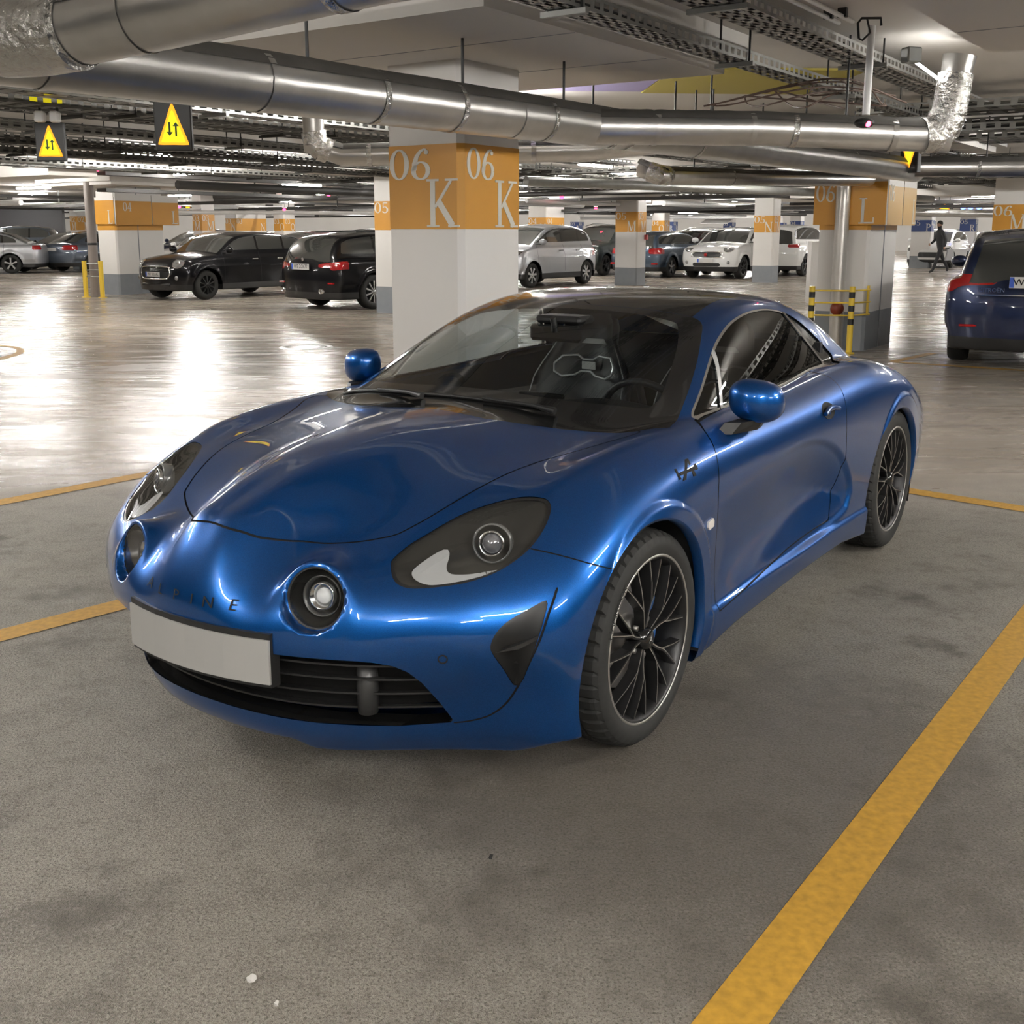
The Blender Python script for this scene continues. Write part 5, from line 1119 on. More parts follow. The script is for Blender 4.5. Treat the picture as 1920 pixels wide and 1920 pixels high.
# bucket seats
def bucket(yc):
    st = MB(); v = []; rows = [(.36, -1.15, .235), (.34, -1.42, .235), (.38, -1.50, .235), (.55, -1.55, .245), (.70, -1.60, .25), (.82, -1.645, .235), (.90, -1.675, .185), (.98, -1.70, .135), (1.05, -1.725, .125), (1.085, -1.745, .10)]
    for zz, xx, hw in rows:
        for k in np.linspace(-1, 1, 13):
            v.append((xx+.10*abs(k)**2.5*(1 if zz > .37 else .3), yc+hw*k, zz+(.07*abs(k)**3 if zz < .4 else 0)))
    n = len(v); v += [(a-.06, b, c-.02) for a, b, c in v]; R = len(rows); f = []
    for i in range(R-1):
        for k in range(12): f += [(i*13+k, i*13+k+1, (i+1)*13+k+1, (i+1)*13+k), (n+i*13+k, n+(i+1)*13+k, n+(i+1)*13+k+1, n+i*13+k+1)]
    for i in range(R-1): f += [(i*13, (i+1)*13, n+(i+1)*13, n+i*13), (i*13+12, n+i*13+12, n+(i+1)*13+12, (i+1)*13+12)]
    st.add(v, f, True); so = st.build('bucket_seat', M_LEATH, car)
    def sx(zz): return np.interp(zz, [r[0] for r in rows[2:]], [r[1] for r in rows[2:]])
    q = [(-.155, .86), (-.125, .895), (-.055, .90), (-.025, .882), (.025, .882), (.055, .90), (.125, .895), (.155, .86), (.150, .825), (.115, .805), (.055, .812), (.025, .83), (-.025, .83), (-.055, .812), (-.115, .805), (-.150, .825)]
    mb = MB(); mb.tube([(sx(b)+.045+.10*(abs(a)/.235)**2.5, yc+a, b) for a, b in q], .0055, 8, closed=True); mb.build('seat_ring', mat('ring_silver', (.8, .8, .8), .25, .6), so)
    mb = MB(); mb.box((sx(.855)+.03, yc, .855), (.006, .07, .035)); mb.build('seat_tag', M_PLATE, so)
    mb = MB(); mb.prism([(-.065, .95), (.065, .95), (.045, .972), (-.045, .972)], .012, .018, lambda a, b, h: (sx(b)+h, yc+a, b)); mb.build('seat_label', M_PLATE, so)
    mb = MB(); ed = [(sx(zz)+.10, yc-np.interp(zz, [.5, .7, .82, .9, .98, 1.05], [.245, .25, .235, .185, .135, .125])) for zz in np.linspace(.55, 1.05, 9)]
    mb.tube([(a, b, c) for (a, b), c in zip(ed, np.linspace(.55, 1.05, 9))], .003, 6); mb.build('seat_piping', M_LGREY, so)
bucket(-.30); bucket(.34)
mb = MB(); mb.box((-.86, .0, 1.075), (.03, .23, .062), bev=.014); im = mb.build('inner_mirror', M_GBLK, car); mb = MB(); mb.tube([(-.86, 0, 1.09), (-.84, 0, 1.135)], .012, 8); mb.build('mirror_stem', M_BLK, im)
mb = MB(); mb.box((-.93, 0, 1.125), (.12, .20, .03), bev=.01); mb.build('roof_console', M_BLK, car)
# ---------------------------------------------------------------- the other parked cars
M_OGL = mat('car_window_dark', (.048, .049, .046), .06, coat=.5, spec=.6)
M_TAIL = mat('tail_lamp_red', (.30, .008, .010), .12, coat=1.)
M_LAMP = mat('head_lamp_clear', (.24, .24, .235), .1, .4, 1.)
M_RIMD = mat('dark_rim', (.03, .03, .03), .35, .6); M_RIML = mat('light_rim', (.55, .55, .55), .3, .8)
TYPES = {
 'mini': dict(W=1.74, wb=2.57, xf=2.02, xr=-1.99, H=1.43, low=[(2.1, .50), (2.0, .70), (1.86, .86), (1.5, .945), (1.0, .99), (.75, 1.0), (-1.2, 1.0), (-1.8, .98), (-2.0, .80), (-2.1, .6)],
    top=[(1.15, .90), (.90, 1.02), (.45, 1.31), (.2, 1.39), (-.3, 1.43), (-1.0, 1.415), (-1.5, 1.36), (-1.7, 1.28), (-1.95, .95)], belt=1.0, ws=(.92, .30), rw=(-1.58, -1.90), sw=(.72, -1.62), pil=(-.22, -1.02), r=.315, lean=.05, cf=.28, cr=.22, rub=1.0),
 'estate': dict(W=1.83, wb=2.85, xf=2.25, xr=-2.44, H=1.45, low=[(2.35, .52), (2.2, .72), (1.95, .86), (1.0, 1.0), (.7, 1.0), (-1.9, 1.0), (-2.3, .98), (-2.46, .84), (-2.55, .6)],
    top=[(1.25, .90), (1.0, 1.01), (.35, 1.32), (.05, 1.40), (-.5, 1.45), (-1.3, 1.44), (-1.9, 1.38), (-2.1, 1.30), (-2.42, .95)], belt=.98, ws=(1.0, .18), rw=(-1.98, -2.36), sw=(.75, -2.05), pil=(-.35, -1.32), r=.325, lean=.05, cf=.30, cr=.22, rub=.9),
 'saloon': dict(W=1.84, wb=2.9, xf=2.3, xr=-2.48, H=1.46, low=[(2.4, .52), (2.25, .72), (2.0, .86), (1.0, .99), (.7, 1.0), (-1.6, 1.02), (-2.2, 1.03), (-2.46, .98), (-2.6, .6)],
    top=[(1.25, .90), (1.0, 1.0), (.35, 1.32), (.05, 1.40), (-.4, 1.46), (-.9, 1.44), (-1.4, 1.34), (-1.9, 1.12), (-2.25, .95)], belt=.99, ws=(1.0, .18), rw=(-1.15, -1.98), sw=(.75, -1.62), pil=(-.3, -1.2), r=.33, lean=.05, cf=.30, cr=.22, rub=.9),
 'hatch': dict(W=1.70, wb=2.51, xf=2.0, xr=-1.93, H=1.51, low=[(2.1, .50), (1.98, .74), (1.75, .92), (1.2, 1.03), (.9, 1.06), (-1.2, 1.06), (-1.75, 1.02), (-1.93, .85), (-2.05, .6)],
    top=[(1.5, .92), (1.2, 1.05), (.55, 1.36), (.2, 1.46), (-.3, 1.51), (-.9, 1.49), (-1.35, 1.42), (-1.55, 1.34), (-1.86, 1.0)], belt=1.03, ws=(1.22, .32), rw=(-1.42, -1.80), sw=(.95, -1.45), pil=(-.15, -.95), r=.30, lean=.05, cf=.32, cr=.22, rub=.8),
 'suv': dict(W=1.85, wb=2.68, xf=2.15, xr=-2.25, H=1.66, low=[(2.25, .55), (2.15, .85), (1.95, 1.03), (1.0, 1.12), (.8, 1.13), (-1.7, 1.13), (-2.1, 1.1), (-2.25, .95), (-2.4, .6)],
    top=[(1.2, 1.02), (.95, 1.14), (.35, 1.5), (.05, 1.60), (-.5, 1.66), (-1.3, 1.64), (-1.8, 1.57), (-2.0, 1.47), (-2.22, 1.05)], belt=1.12, ws=(.97, .18), rw=(-1.88, -2.18), sw=(.75, -1.88), pil=(-.25, -1.15), r=.345, lean=.05, cf=.30, cr=.2, rub=.9)}
def gen_body(p, h=.042):
    lx, lz = np.array(p['low'][::-1]).T; tx, tz = np.array(p['top'][::-1]).T; W = p['W']/2
    gx = np.arange(-3., 3., .02); glow = blur(np.interp(gx, lx, lz), 3, 0); gtop = blur(np.interp(gx, np.r_[tx[0]-.10, tx, tx[-1]+.25], np.r_[0, tz, .2]), 3, 0)
    def gy(x, z): return W*.90-.30*np.maximum(z-p['belt'], -.3)-.06*np.abs(x/2)**3
    def F(x, y, z):
        a = np.abs(y); zt = np.interp(x, gx, glow)-.07*(a/W)**2
        ys = W*(1-.030*((z-.62)/.35)**2)-.035*sstep(.50, .36, z)*sstep(.55, .80, z*0+.8)
        d = np.minimum(np.hypot(x-p['wb']/2, z-p['r']), np.hypot(x+p['wb']/2, z-p['r'])); ys = ys-.022*sstep(p['r']+.07, p['r']+.16, d)
        f = smax((z-zt)*.95, a-ys, .13)
        g = smax((z-np.interp(x, gx, gtop)+.05*(a/.7)**2)*.9, a-gy(x, z), .11); f = smin(f, g, .03)
        f = smax(f, x-(p['xf']-p['cf']*(a/W)**2.4-p['lean']*((z-.5)/.3)**2), .10); f = smax(f, (p['xr']+p['cr']*(a/W)**2.6+p['lean']*((z-.55)/.35)**2)-x, .12)
        return smax(f, .20-z, .03)
    v, t = surface_net(F, (p['xr']-.1, -.09, .1), (p['xf']+.1, W+.08, p['H']+.08), h); v = project(F, v, 2); n = grad(F, v); n /= np.linalg.norm(n, axis=1)[:, None]+1e-9
    m = TM(v, t, n); m, _ = m.cut(m.v[:, 1].copy()); return m, gx, gtop, gy
_bodies = {}
def strip(m, f, w):
    """narrow strip |f| < w, and the rest"""
    s = None; r = None
    for k in m.cut(f(*P_(m))):
        a, b = k.cut(np.abs(np.round(f(*P_(k)), 6))-w); r = a if r is None else r+a; s = b if s is None else s+b
    return s, r
def rounded(y0, z0, y1, z1, r=.03):
    return [(y0+r, z0), (y1-r, z0), (y1, z0+r), (y1, z1-r), (y1-r, z1), (y0+r, z1), (y0, z1-r), (y0, z0+r)]
def split_body(kind, front, rear, grille, h):
    key = (kind, repr(front), repr(rear), repr(grille))
    if key in _bodies: return _bodies[key]
    p = TYPES[kind]; m, gx, gtop, gy = gen_body(p, h); out = {}
    for s in (1, -1): x, y, z = P_(m); _, m = m.cut(p['r']+.062-np.hypot(x-s*p['wb']/2, z-p['r']+.02)-np.where(y < .5, 9, 0))
    x, y, z = P_(m); zr = np.interp(x, gx, gtop); ny = m.n[:, 1]
    pts = np.linspace(p['sw'][0], p['sw'][1], 16); poly = [(a, min(np.interp(a, gx, gtop)-.085, p['H']-.10)) for a in pts]; poly = [q for q in poly if q[1] > p['belt']+.05]
    poly = [(poly[0][0]+.12, p['belt']+.035)]+poly+[(poly[-1][0]-.05, p['belt']+.06)]
    win, m = m.cut(np.where(ny > .45, pdist(poly, x, z), -.1))
    def bars(x, y, z): return np.minimum.reduce([np.abs(x-q)-.0 for q in p['pil']])
    x, y, z = P_(win); a, bar = win.cut(np.minimum.reduce([np.abs(x-q) for q in p['pil']])-.028); x, y, z = P_(a); out['seal'], out['win'] = a.cut(.010-pdist(poly, x, z)); out['bar'] = [q for q in (bar.sub(bar.t[np.abs(bar.v[bar.t].mean(1)[:, 0]-c_) < .2]) for c_ in p['pil']) if len(q.t)]
    x, y, z = P_(m); w = gy(x, z)-.085; xa, xb = p['ws']; zr = np.interp(x, gx, gtop)
    out['ws'], m = m.cut(np.where((z > p['belt']-.1) & (m.n[:, 0] > .0), np.minimum.reduce([w-y, x-xb, p['xf']*0+xa-.02-x]), -.1))
    x, y, z = P_(m); w = gy(x, z)-.10; xa, xb = p['rw']; out['rw'], m = m.cut(np.where((z > p['belt']-.1) & (m.n[:, 0] < .1), np.minimum.reduce([w-y, xa-x, x-xb]), -.1))
    def reg(name, polys, fr):
        nonlocal m
        got = None
        for q in polys:
            x, y, z = P_(m); lim = np.minimum(x-(p['xf']-.75), (m.n[:, 0]-.30)*.3+.0*np.abs(z)) if fr else (p['xr']+q[1]-x); g, m = m.cut(np.where(lim > 0, np.minimum(pdist(q[0], y, z), lim), -.1)); got = g if got is None else got+g
        out[name] = got
    reg('lamp', [(q, 0) for q in front], True); reg('tail', rear, False); reg('grille', [(q, 0) for q in grille], True)
    x, y, z = P_(m); trim, m = m.cut(.335-z); out['trim'] = trim
    f = lambda x, y, z: np.where((z > .34) & (z < p['belt']+.03), np.minimum.reduce([np.abs(x-q) for q in ((p['sw'][0]+.10), p['pil'][0], p['pil'][1]-.06)]), .2)
    def sgnf(x, y, z):
        q = np.array([p['sw'][0]+.10, p['pil'][0], p['pil'][1]-.06]); d = x[:, None]-q; i = np.abs(d).argmin(1); return np.where((z > .34) & (z < p['belt']+.02) & (y > .5), d[np.arange(len(x)), i], .5)
    out['gap'], m = strip(m, sgnf, .0045); out['body'] = m; _bodies[key] = (p, out); return _bodies[key]
def simple_wheel(par, x, y, r, w, sgn, rimm, ns=5):
    mb = MB(); mb.lathe([(r*.66, 0), (r*.70, .006), (r*.90, .006), (r*.97, -.012), (r, -.04), (r, -w+.04), (r*.95, -w), (r*.6, -w)], 32, 'y'); rim = MB(); rr = r*.68
    rim.lathe([(rr, .0), (rr-.012, .002), (rr-.02, -.02), (rr-.03, -.09), (0, -.09)], 32, 'y'); sp = MB()
    for k in range(ns):
        a = 2*PI*k/ns+.3; c, s_ = math.cos(a), math.sin(a); wd = .055 if ns < 8 else .026; v = []
        for q, hh, wk in ((.0, .0, .9), (rr*.5, .0, .75), (rr-.008, -.004, 1.25)):
            for k2 in (-1, 1): v.append((c*q-s_*wd*wk/2*k2, hh, s_*q+c*wd*wk/2*k2))
        sp.add(v+[(a_, b-.025, d) for a_, b, d in v], [(0, 1, 3, 2), (2, 3, 5, 4), (0, 2, 8, 6), (2, 4, 10, 8), (1, 7, 9, 3), (3, 9, 11, 5)])
    sp.lathe([(.045, -.02), (.04, .006), (0, .008)], 14, 'y')
    for b in (mb, rim, sp):
        if sgn < 0: b.v = [(a, -q, c) for a, q, c in b.v]; b.f = [q[::-1] for q in b.f]
    o = mb.build('wheel', M_RUB, par); o.location = (x, y*sgn, r); rim.build('rim_well', M_RIMD, o); sp.build('rim_spokes', rimm, o); return o
def plate_at(par, x, z, w, h, face, txt, eu=True, dx=.02, y=0.):
    """face +1: looks to +x, -1: looks to -x"""
    o = MB().box((x, y, z), (.012, w, h)).build('number_plate', M_PLATE, par)
    if eu: MB().box((x+face*.0065, y-face*(-1)*(-w/2+.02) if False else y+face*(-w/2+.022), z), (.002, .042, h*.94)).build('blue_strip', mat('plate_blue', (.03, .09, .45), .4), o)
    if txt:
        v, f = text_mesh(txt, h*.95); k = min(1, w*.80/(max(p[0] for p in v)-min(p[0] for p in v))); mb = MB(); mb.add([(x+face*.008, y+face*(p[0]*k+dx), z+p[1]*.95) for p in v], f if face > 0 else f); mb.build('plate_text', M_GBLK, o)['kind'] = 'stuff'
    return o
def car_at(label, kind, paint, wheel_xy, which, yaw, front, rear, grille=(), rimm=None, scale=1., ns=5, h=.042, name='parked_car', group=None):
    """which: (sx, sy) of the wheel whose outer foot stands at wheel_xy, in car axes (+x front, +y left)"""
    p, o = split_body(kind, front, rear, grille, h); c, s = math.cos(yaw), math.sin(yaw); lx, ly = which[0]*p['wb']/2*scale, which[1]*(p['W']/2-.03)*scale
    t = thing(name, label, 'car', (wheel_xy[0]-(lx*c-ly*s), wheel_xy[1]-(lx*s+ly*c), 0), yaw, group); t.scale = (scale,)*3
    tmobj('body_shell', o['body'].both(), paint, t); tmobj('lower_trim', o['trim'].both(), M_BLK, t); tmobj('shut_line', o['gap'].both(), M_GAP, t)
    tmobj('windshield', o['ws'].both(), M_OGL, t); tmobj('rear_window', o['rw'].both(), M_OGL, t)
    for sd in (0, 1):
        q = (lambda m: m) if sd == 0 else (lambda m: m.mirror())
        w = tmobj('side_window', q(o['win']), M_OGL, t); tmobj('window_seal', q(o['seal']), M_BLK, w); [tmobj('window_pillar', q(k_.offset(.001)), M_GBLK, w) for k_ in o['bar']]
        if front:
            lm = o['lamp']; x, y, z = P_(lm); core, rim = lm.cut(np.maximum.reduce([pdist(f_, y, z) for f_ in front])-.016)
            hl = tmobj('headlight', q(core.offset(.002)), M_LAMP, t)
            if len(rim.t): tmobj('lamp_rim', q(rim.offset(.006)), M_CHROME if kind == 'mini' else M_BLK, hl)
            if kind == 'mini' and len(core.t):
                mb = MB(); ce_ = core.v.mean(0)+[.015, 0, 0]; mb.ball((ce_[0], ce_[1]*(1 if sd == 0 else -1), ce_[2]), (.02, .045, .045), 12, 8); mb.build('lamp_lens', M_CHROME, hl)
        if rear: tmobj('tail_light', q(o['tail'].offset(.003)), M_TAIL, t)
    if grille: tmobj('grille', o['grille'].both().offset(-.01), M_BLK, t)
    for sx in (1, -1):
        for sy in (1, -1):
            simple_wheel(t, sx*p['wb']/2, p['W']/2-.045, p['r'], .2, sy, rimm or M_RIML, ns).location.x = sx*p['wb']/2
    for sy in (1, -1):
        mb = MB(); mb.ball((p['sw'][0]+.02, sy*(p['W']/2+.06), p['belt']+.05), (.07, .11, .075), 12, 8); mr = mb.build('door_mirror', paint, t); mb = MB(); mb.box((p['sw'][0]+.03, sy*(p['W']/2-.04), p['belt']+.0), (.08, .14, .03)); mb.build('mirror_foot', M_BLK, mr)
        for q in (p['pil'][0]+.17, p['pil'][1]+.20 if kind != 'mini' else p['pil'][1]+.22): MB().box((q, sy*(p['W']/2+.004), p['belt']-.16), (.17, .03, .028), bev=.01).build('door_handle', M_CHROME if kind == 'mini' else paint, t)
    mb = MB(); mb.box((0, 0, .26), (p['xf']-p['xr']-.8, p['W']-.25, .10)); mb.build('underbody', M_GAP, t)
    return t, p
YU, YN, YV = UA, UA+PI, UA+PI/2
R_ = rounded
HLR = [R_(.50, .66, .80, .80, .05)]; TLR = [(R_(.52, .74, .95, .92, .04), .45)]; GR = [R_(-.05, .42, .45, .62, .04)]
P_BLACK = car_paint('paint_black', (.003, .003, .004), .0, .3); P_BLACK.node_tree.nodes['Principled BSDF'].inputs['Coat Weight'].default_value = .55; P_BLACK.node_tree.nodes['Principled BSDF'].inputs['Specular IOR Level'].default_value = .05; P_SILV = car_paint('paint_silver', (.42, .43, .45), .6, .35); P_GREY = car_paint('paint_grey', (.10, .12, .15), .5, .35); P_WHITE = car_paint('paint_white', (.70, .70, .69), .0, .4)
P_NAVY = car_paint('paint_navy', (.010, .018, .055), .4, .3); P_DGREEN = car_paint('paint_dark_green', (.022, .028, .026), .4, .35); P_BGREY = car_paint('paint_blue_grey', (.05, .075, .11), .5, .3); P_WINE = car_paint('paint_wine', (.05, .012, .014), .3, .35)
# black hatchback with the round lamps
ring = [(.60+.13*math.cos(a), .785+.115*math.sin(a)) for a in np.linspace(0, 2*PI, 24, endpoint=False)]
t, p = car_at('black five-door hatchback with round chrome lamps beside the wide 04 L column', 'mini', P_BLACK, (-6.5, 23.6), (1, 1), YN, [ring], [(R_(.6, .68, .8, .95), .2)], [R_(-.05, .47, .50, .70, .09)], M_RIMD, 1., 10, .034)
def nosex(F, yy, zz, x0=2.4): return x0
def front_x(p, y, z): W = p['W']/2; return p['xf']-p['cf']*(abs(y)/W)**2.4-p['lean']*((z-.5)/.3)**2
for sy in (1, -1):
    mb = MB(); mb.ball((front_x(p, .60, .50)+.01, sy*.60, .47), (.03, .05, .05), 12, 8); mb.build('fog_lamp', M_LAMP, t)
q = [(.46*a, z) for a, z in ((-1, .56), (-.97, .66), (-.85, .70), (0, .715), (.85, .70), (.97, .66), (1, .56), (.92, .49), (.8, .46), (0, .45), (-.8, .46), (-.92, .49))]; mb = MB(); mb.tube([(front_x(p, a, b)+.015, a, b) for a, b in smooth_poly(q, 3)], .014, 8, closed=True); gr_ = mb.build('grille_ring', M_CHROME, t)
for z in (.62, .655, .685): MB().tube([(front_x(p, a, z)+.006, a, z) for a in np.linspace(-.42, .42, 9)], .007, 6).build('grille_bar', M_GBLK, gr_)
plate_at(t, front_x(p, 0, .53)+.03, .545, .45, .10, 1, 'WY 8024L')
MB().box((1.97, 0, .33), (.06, .9, .06), bev=.02).build('front_lip', M_BLK, t)
# black estate
TL = smooth_poly([(.42, .80), (.44, .845), (.66, .875), (.92, .90), (.96, .84), (.94, .77), (.72, .74), (.66, .79), (.5, .79)], 3)
t, p = car_at('black estate car seen from behind, left of column 06 K', 'estate', P_BLACK, (-2.58, 20.75), (-1, -1), YU-.12, HLR, [(TL, .42)], GR, M_RIML, 1., 10, .034)
plate_at(t, p['xr']-.028, .80, .50, .11, -1, 'WE 2CK77'); MB().lathe([(0, 0), (.035, 0), (.03, .012), (0, .014)], 20, 'x', c=(p['xr']+.025, 0, .93)).build('tail_emblem', M_CHROME, t)
for s in (-1, 1):
    mb = MB(); mb.lathe([(.042, .02), (.045, -.05), (.038, -.05), (.036, .02)], 18, 'x', c=(p['xr']+.02, s*.56, .36)); mb.build('exhaust_pipe', M_CHROME, t); MB().box((p['xr']+.10, s*.72, .50), (.05, .16, .03), bev=.01).build('bumper_reflector', M_TAIL, t)
    MB().tube([(.1, s*.60, 1.40), (-.5, s*.62, 1.455), (-1.6, s*.60, 1.43)], .014, 8).build('roof_rail', M_BLK, t)
mb = MB(); mb.tube([(p['xr']+.33, 0, 1.02), (p['xr']+.25, .25, 1.08), (p['xr']+.22, .5, 1.12)], .008, 6); mb.build('rear_wiper', M_BLK, t)
# silver hatchback
HLs = smooth_poly([(.42, .70), (.55, .68), (.72, .76), (.80, .90), (.74, .92), (.60, .82), (.45, .74)], 3)
t, p = car_at('silver five-door hatchback right of column 06 K above the coupe roof', 'hatch', P_SILV, (.54, 28.5), (1, 1), YN, [HLs], TLR, GR, M_RIML, 1.08, 7, .036)
plate_at(t, p['xf']+.01, .50, .48, .11, 1, None)
# dark off-roader, estate, white compact, white suv
t, p = car_at('dark green off-road car half hidden behind column 05 M', 'suv', P_DGREEN, (3.1, 36.3), (1, 1), YN, HLR, TLR, GR, M_RIMD, 1.)
for s in (-1, 1): MB().tube([(.1, s*.66, 1.60), (-.5, s*.68, 1.69), (-1.6, s*.66, 1.66)], .02, 8).build('roof_rail', M_RIML, t)
t, p = car_at('blue grey estate car right of column 05 M with red tail lamp', 'estate', P_BGREY, (5.07, 35.0), (-1, -1), YU, HLR, TLR, GR, M_RIML, 1.)
for s in (-1, 1): MB().box((p['xr']+.10, s*.72, .44), (.05, .22, .06), bev=.01).build('bumper_reflector', M_TAIL, t)
t, p = car_at('white compact car with twin oval lamps left of column 05 N', 'mini', P_WHITE, (7.15, 34.1), (1, 1), YN, [[(.60+.14*math.cos(a), .83+.10*math.sin(a)) for a in np.linspace(0, 2*PI, 20, endpoint=False)]], [(R_(.6, .68, .8, .95), .2)], [R_(-.05, .60, .44, .73, .06), R_(-.05, .34, .42, .44, .04)], M_RIMD, 1.10, 8, .036)
mb = MB(); mb.tube([(front_x(p, a, b)+.012, a, b) for a, b in smooth_poly([(-.45, .66), (-.40, .735), (.40, .735), (.45, .66), (.38, .595), (-.38, .595)], 3)], .013, 8, closed=True); mb.build('grille_ring', M_CHROME, t)
mb = MB(); mb.ball((front_x(p, 0, .66)+.03, 0, .66), (.03, .055, .045), 12, 8); mb.build('red_emblem', M_TAIL, t); plate_at(t, front_x(p, 0, .50)+.02, .50, .48, .10, 1, None)
for s in (-1, 1): MB().ball((front_x(p, .62, .45), s*.62, .45), (.03, .05, .05), 12, 8).build('fog_lamp', M_LAMP, t)
t, p = car_at('white off-road car seen from behind between column 05 N and the downpipe', 'suv', P_WHITE, (9.6, 36.2), (-1, -1), YU, HLR, [(R_(.55, .92, .98, 1.02, .03), .4)], GR, M_RIMD, 1.); plate_at(t, p['xr']-.01, .78, .5, .11, -1, None)
# dark blue estate at the right edge
TLc = smooth_poly([(.40, .905), (.42, .955), (.55, .975), (.72, .975), (.86, .99), (.97, 1.02), (1.0, .90), (.96, .81), (.84, .79), (.74, .85), (.55, .865), (.43, .875)], 3)
t, p = car_at('dark blue estate car at the right edge with big red tail lamps', 'estate', P_NAVY, (5.03, 12.6), (-1, 1), YU+.15, HLR, [(TLc, .50)], GR, M_RIML, 1.03, 5, .03)
plate_at(t, p['xr']-.030, .905, .52, .11, -1, 'WD', y=.02, dx=-.135); MB().box((p['xr']-.012, 0, .775), (.03, 1.25, .014)).build('chrome_strip', M_CHROME, t)
v, f = text_mesh('CITROËN', .058); mb = MB(); mb.add([(p['xr']-.018, -(q[0])+.44, q[1]+.822) for q in v], f); mb.build('maker_lettering', M_CHROME, t)['kind'] = 'stuff'
MB().box((p['xr']+.085, .60, .455), (.04, .26, .025), bev=.008).build('bumper_reflector', M_TAIL, t); MB().box((p['xr']+.085, -.60, .455), (.04, .26, .025), bev=.008).build('bumper_reflector', M_TAIL, t)
mb = MB(); mb.lathe([(.035, .05), (.037, -.05), (.03, -.05), (.03, .05)], 14, 'x', c=(p['xr']+.12, .42, .30)); mb.build('exhaust_pipe', M_RIMD, t)
# cars at far left
t, p = car_at('silver saloon cut by the left edge of the picture', 'saloon', P_SILV, (-17.25, 38.1), (-1, 1), math.radians(190), HLR, [(R_(.5, .80, 1.0, .95, .04), .30)], GR, M_RIML, 1., 5)
t, p = car_at('grey off-road car behind the silver saloon at far left', 'suv', P_GREY, (-19.8, 46.), (-1, 1), math.radians(187), HLR, [(R_(.5, .92, 1.0, 1.08, .04), .45)], GR, M_RIML, 1.)
t, p = car_at('small black car with pale plate facing the camera at far left', 'hatch', P_BLACK, (-17.3, 42.0), (1, 1), YN, HLR, TLR, GR, M_RIML, .95); plate_at(t, p['xf']+.02, .52, .5, .12, 1, None)
t, p = car_at('dark grey saloon with red tail lamps left of the two plain yellow posts', 'saloon', P_GREY, (-15.0, 39.7), (-1, -1), YU+.1, HLR, [(R_(.45, .78, 1.0, .95, .05), .40)], GR, M_RIML, 1.); plate_at(t, p['xr']-.01, .80, .5, .11, -1, None)
t, p = car_at('white car with its bonnet behind the black hatchback', 'saloon', P_WHITE, (-9.4, 33.0), (1, 1), YN, HLR, TLR, GR, M_RIML, 1.)
t, p = car_at('dark blue car behind the wide 04 L column and the white bonnet', 'hatch', P_NAVY, (-12.0, 41.5), (1, 1), YN, HLR, TLR, GR, M_RIML, 1.)
t, p = car_at('dark wine red car behind the roof of the black hatchback', 'saloon', P_WINE, (-6.2, 35.0), (-1, -1), YU, HLR, TLR, GR, M_RIML, 1.)
t, p = car_at('black car with roof rails behind the black estate', 'suv', P_BLACK, (-5.0, 42.0), (-1, -1), YU, HLR, TLR, GR, M_RIML, .92)
t, p = car_at('dark hatchback in the row behind the white compact car', 'hatch', P_WINE, (8.0, 48.), (1, 1), YN, HLR, TLR, GR, M_RIML, 1.)
t, p = car_at('white hatchback in the far row right of column 04 O', 'hatch', P_WHITE, (9.6, 55.), (1, 1), YN, HLR, TLR, GR, M_RIML, 1.1)
mb = MB(); mb.box((0, 0, 0), (.9, 1.4, .05), bev=.02); mb.v = [(-1.75+a*.97-b*0, b, 1.78+c+.22*(a/.45)*-.6) for a, b, c in mb.v]; mb.build('raised_tailgate', P_WHITE, t)
t, p = car_at('dark car in the far row above the white compact car', 'suv', P_NAVY, (11.4, 57.), (1, 1), YN, HLR, TLR, GR, M_RIML, .9)
t, p = car_at('white car just right of column 06 L in the distance', 'hatch', P_WHITE, (16.0, 44.6), (1, -1), YN, HLR, TLR, GR, M_RIMD, 1.)
t, p = car_at('dark grey car behind the walking person', 'hatch', P_GREY, (22.3, 54.), (1, 1), YN, HLR, TLR, GR, M_RIML, 1.)
t, p = car_at('pale car far off right of column 05 R', 'hatch', P_SILV, (27., 60.), (1, 1), YN, HLR, TLR, GR, M_RIML, 1.)
for i, (px, Y, kd, pt, lb) in enumerate(((1130, 47, 'hatch', P_SILV, 'silver car in the far row behind the dark green off-road car'), (1290, 62, 'estate', P_GREY, 'grey car in the farthest row above the blue grey estate'), (1480, 58, 'estate', P_WHITE, 'white car in the farthest row right of column 05 N'), (460, 52, 'estate', P_WHITE, 'white car in the farthest row behind the black hatchback roof'), (650, 55, 'estate', P_SILV, 'silver car in the farthest row behind the black estate'), (1010, 58, 'hatch', P_WHITE, 'white car in the farthest row behind the silver hatchback'))):
    car_at(lb, kd, pt, (along(px, Y)[0], Y), (1, 1), YN, HLR, TLR, GR, M_RIML, 1.)
# ---------------------------------------------------------------- walking person, far right
M_COAT = mat('dark_coat', (.012, .012, .014), .8); M_SKIN = mat('skin', (.35, .2, .14), .6)
def skin_mesh(name, pts, edges, radii, m, parent, sub=1):
    me = bpy.data.meshes.new(name); me.from_pydata(pts, edges, []); o = bpy.data.objects.new(name, me); COL.objects.link(o)
    sk = o.modifiers.new('skin', 'SKIN'); 
    for i, r in enumerate(radii): me.skin_vertices[0].data[i].radius = (r, r)
    me.skin_vertices[0].data[0].use_root = True
    ss = o.modifiers.new('sub', 'SUBSURF'); ss.levels = sub; ss.render_levels = sub
    dg = bpy.context.evaluated_depsgraph_get(); me2 = bpy.data.meshes.new_from_object(o.evaluated_get(dg)); bpy.data.objects.remove(o)
    me2.polygons.foreach_set('use_smooth', [True]*len(me2.polygons)); me2.materials.clear(); me2.materials.append(m); return link(name, me2, parent)
pt = thing('person', 'person in dark clothes walking to the left far off, carrying a pale bag', 'person', (14.75, 38.3, 0), 0)
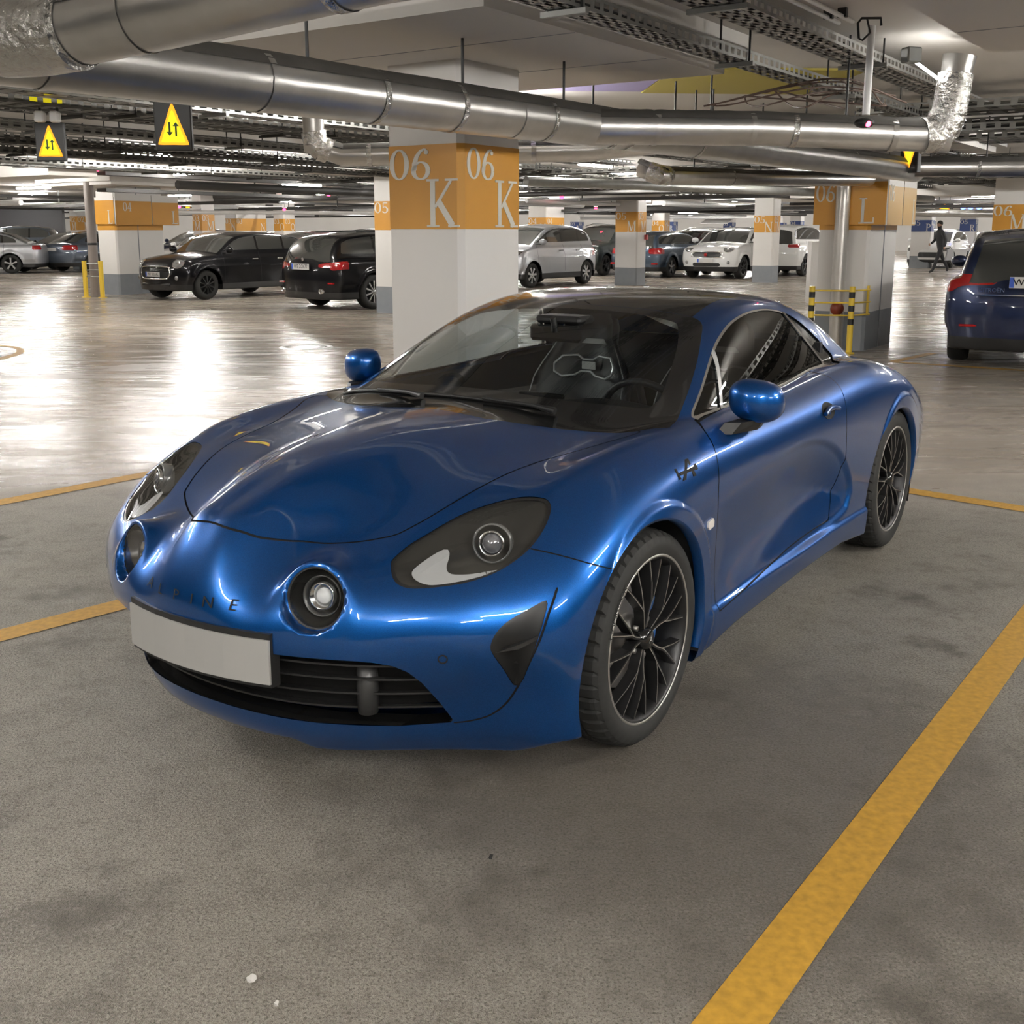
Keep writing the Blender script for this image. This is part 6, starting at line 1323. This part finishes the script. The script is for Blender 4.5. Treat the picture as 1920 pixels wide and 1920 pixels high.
J = [(0, 0, .93), (.0, 0, 1.12), (-.02, 0, 1.38), (-.03, 0, 1.50), (-.05, 0, 1.58), (-.055, -.01, 1.70),      # pelvis, waist, chest, neck, head
     (.04, -.09, .90), (-.10, -.10, .50), (-.24, -.10, .09), (-.36, -.12, .04),                              # near leg (forward) with foot
     (.02, .09, .90), (.16, .09, .52), (.36, .09, .18), (.34, .09, .06),                                     # far leg (back)
     (-.01, -.20, 1.40), (.10, -.26, 1.14), (.06, -.27, .90), (-.02, .20, 1.40), (-.06, .27, 1.14), (-.22, .25, 1.0)]
Ed = [(0, 1), (1, 2), (2, 3), (3, 4), (4, 5), (0, 6), (6, 7), (7, 8), (8, 9), (0, 10), (10, 11), (11, 12), (12, 13), (2, 14), (14, 15), (15, 16), (2, 17), (17, 18), (18, 19)]
Rd = [.15, .14, .16, .06, .085, .09, .10, .07, .05, .04, .10, .07, .05, .04, .075, .055, .04, .075, .055, .04]
skin_mesh('body', J, Ed, Rd, M_COAT, pt)
MB().ball((-.055, -.01, 1.655), (.085, .075, .11), 14, 10).build('face', M_SKIN, pt); MB().ball((-.04, 0, 1.70), (.10, .088, .10), 14, 10).build('hair', mat('hair_dark', (.01, .008, .007), .7), pt)
for c in ((.06, -.27, .86), (-.26, .25, .98)): MB().ball(c, (.035, .03, .05), 10, 8).build('hand', M_SKIN, pt)
bg = thing('carrier_bag', 'pale grey bag hanging from the hand of the walking person', 'bag', (14.98, 38.0, .45), 0)
MB().prism([(-.13, 0), (.17, .02), (.12, .38), (-.06, .38)], -.06, .06, lambda a, b, h: (a, h, b)).build('bag_body', mat('bag_grey', (.25, .25, .26), .6), bg); MB().tube([(-.04, 0, .38), (0, 0, .47), (.09, 0, .38)], .01, 6).build('bag_handle', M_BLK, bg)
# small litter in the foreground
M_LIT = mat('paper_scrap', (.6, .58, .55), .7)
for i, (x, y, s, m, lb) in enumerate(((-.515, 1.92, .010, M_LIT, 'larger white scrap lying on the foreground floor'), (-.45, 1.85, .006, M_LIT, 'smaller white scrap lying on the foreground floor'), (-.05, 2.35, .007, M_RUB, 'tiny black crumb in the middle of the foreground floor'), (-.56, 2.95, .013, mat('leaf_brown', (.10, .04, .02), .8), 'brown leaf on the floor before the nose of the coupe'))):
    mb = MB(); mb.add([(x+s*math.cos(a)*random.uniform(.6, 1.3), y+s*1.3*math.sin(a)*random.uniform(.6, 1.3), .003+.004*random.random()) for a in np.linspace(0, 2*PI, 7, endpoint=False)]+[(x, y, .002)], [(k, (k+1) % 7, 7) for k in range(7)]); mb.add([(x+s*.5*math.cos(a), y+s*.5*math.sin(a), .0005) for a in np.linspace(0, 2*PI, 6, endpoint=False)], [tuple(range(6))]); tag(mb.build('floor_scrap', m), lb, 'litter')
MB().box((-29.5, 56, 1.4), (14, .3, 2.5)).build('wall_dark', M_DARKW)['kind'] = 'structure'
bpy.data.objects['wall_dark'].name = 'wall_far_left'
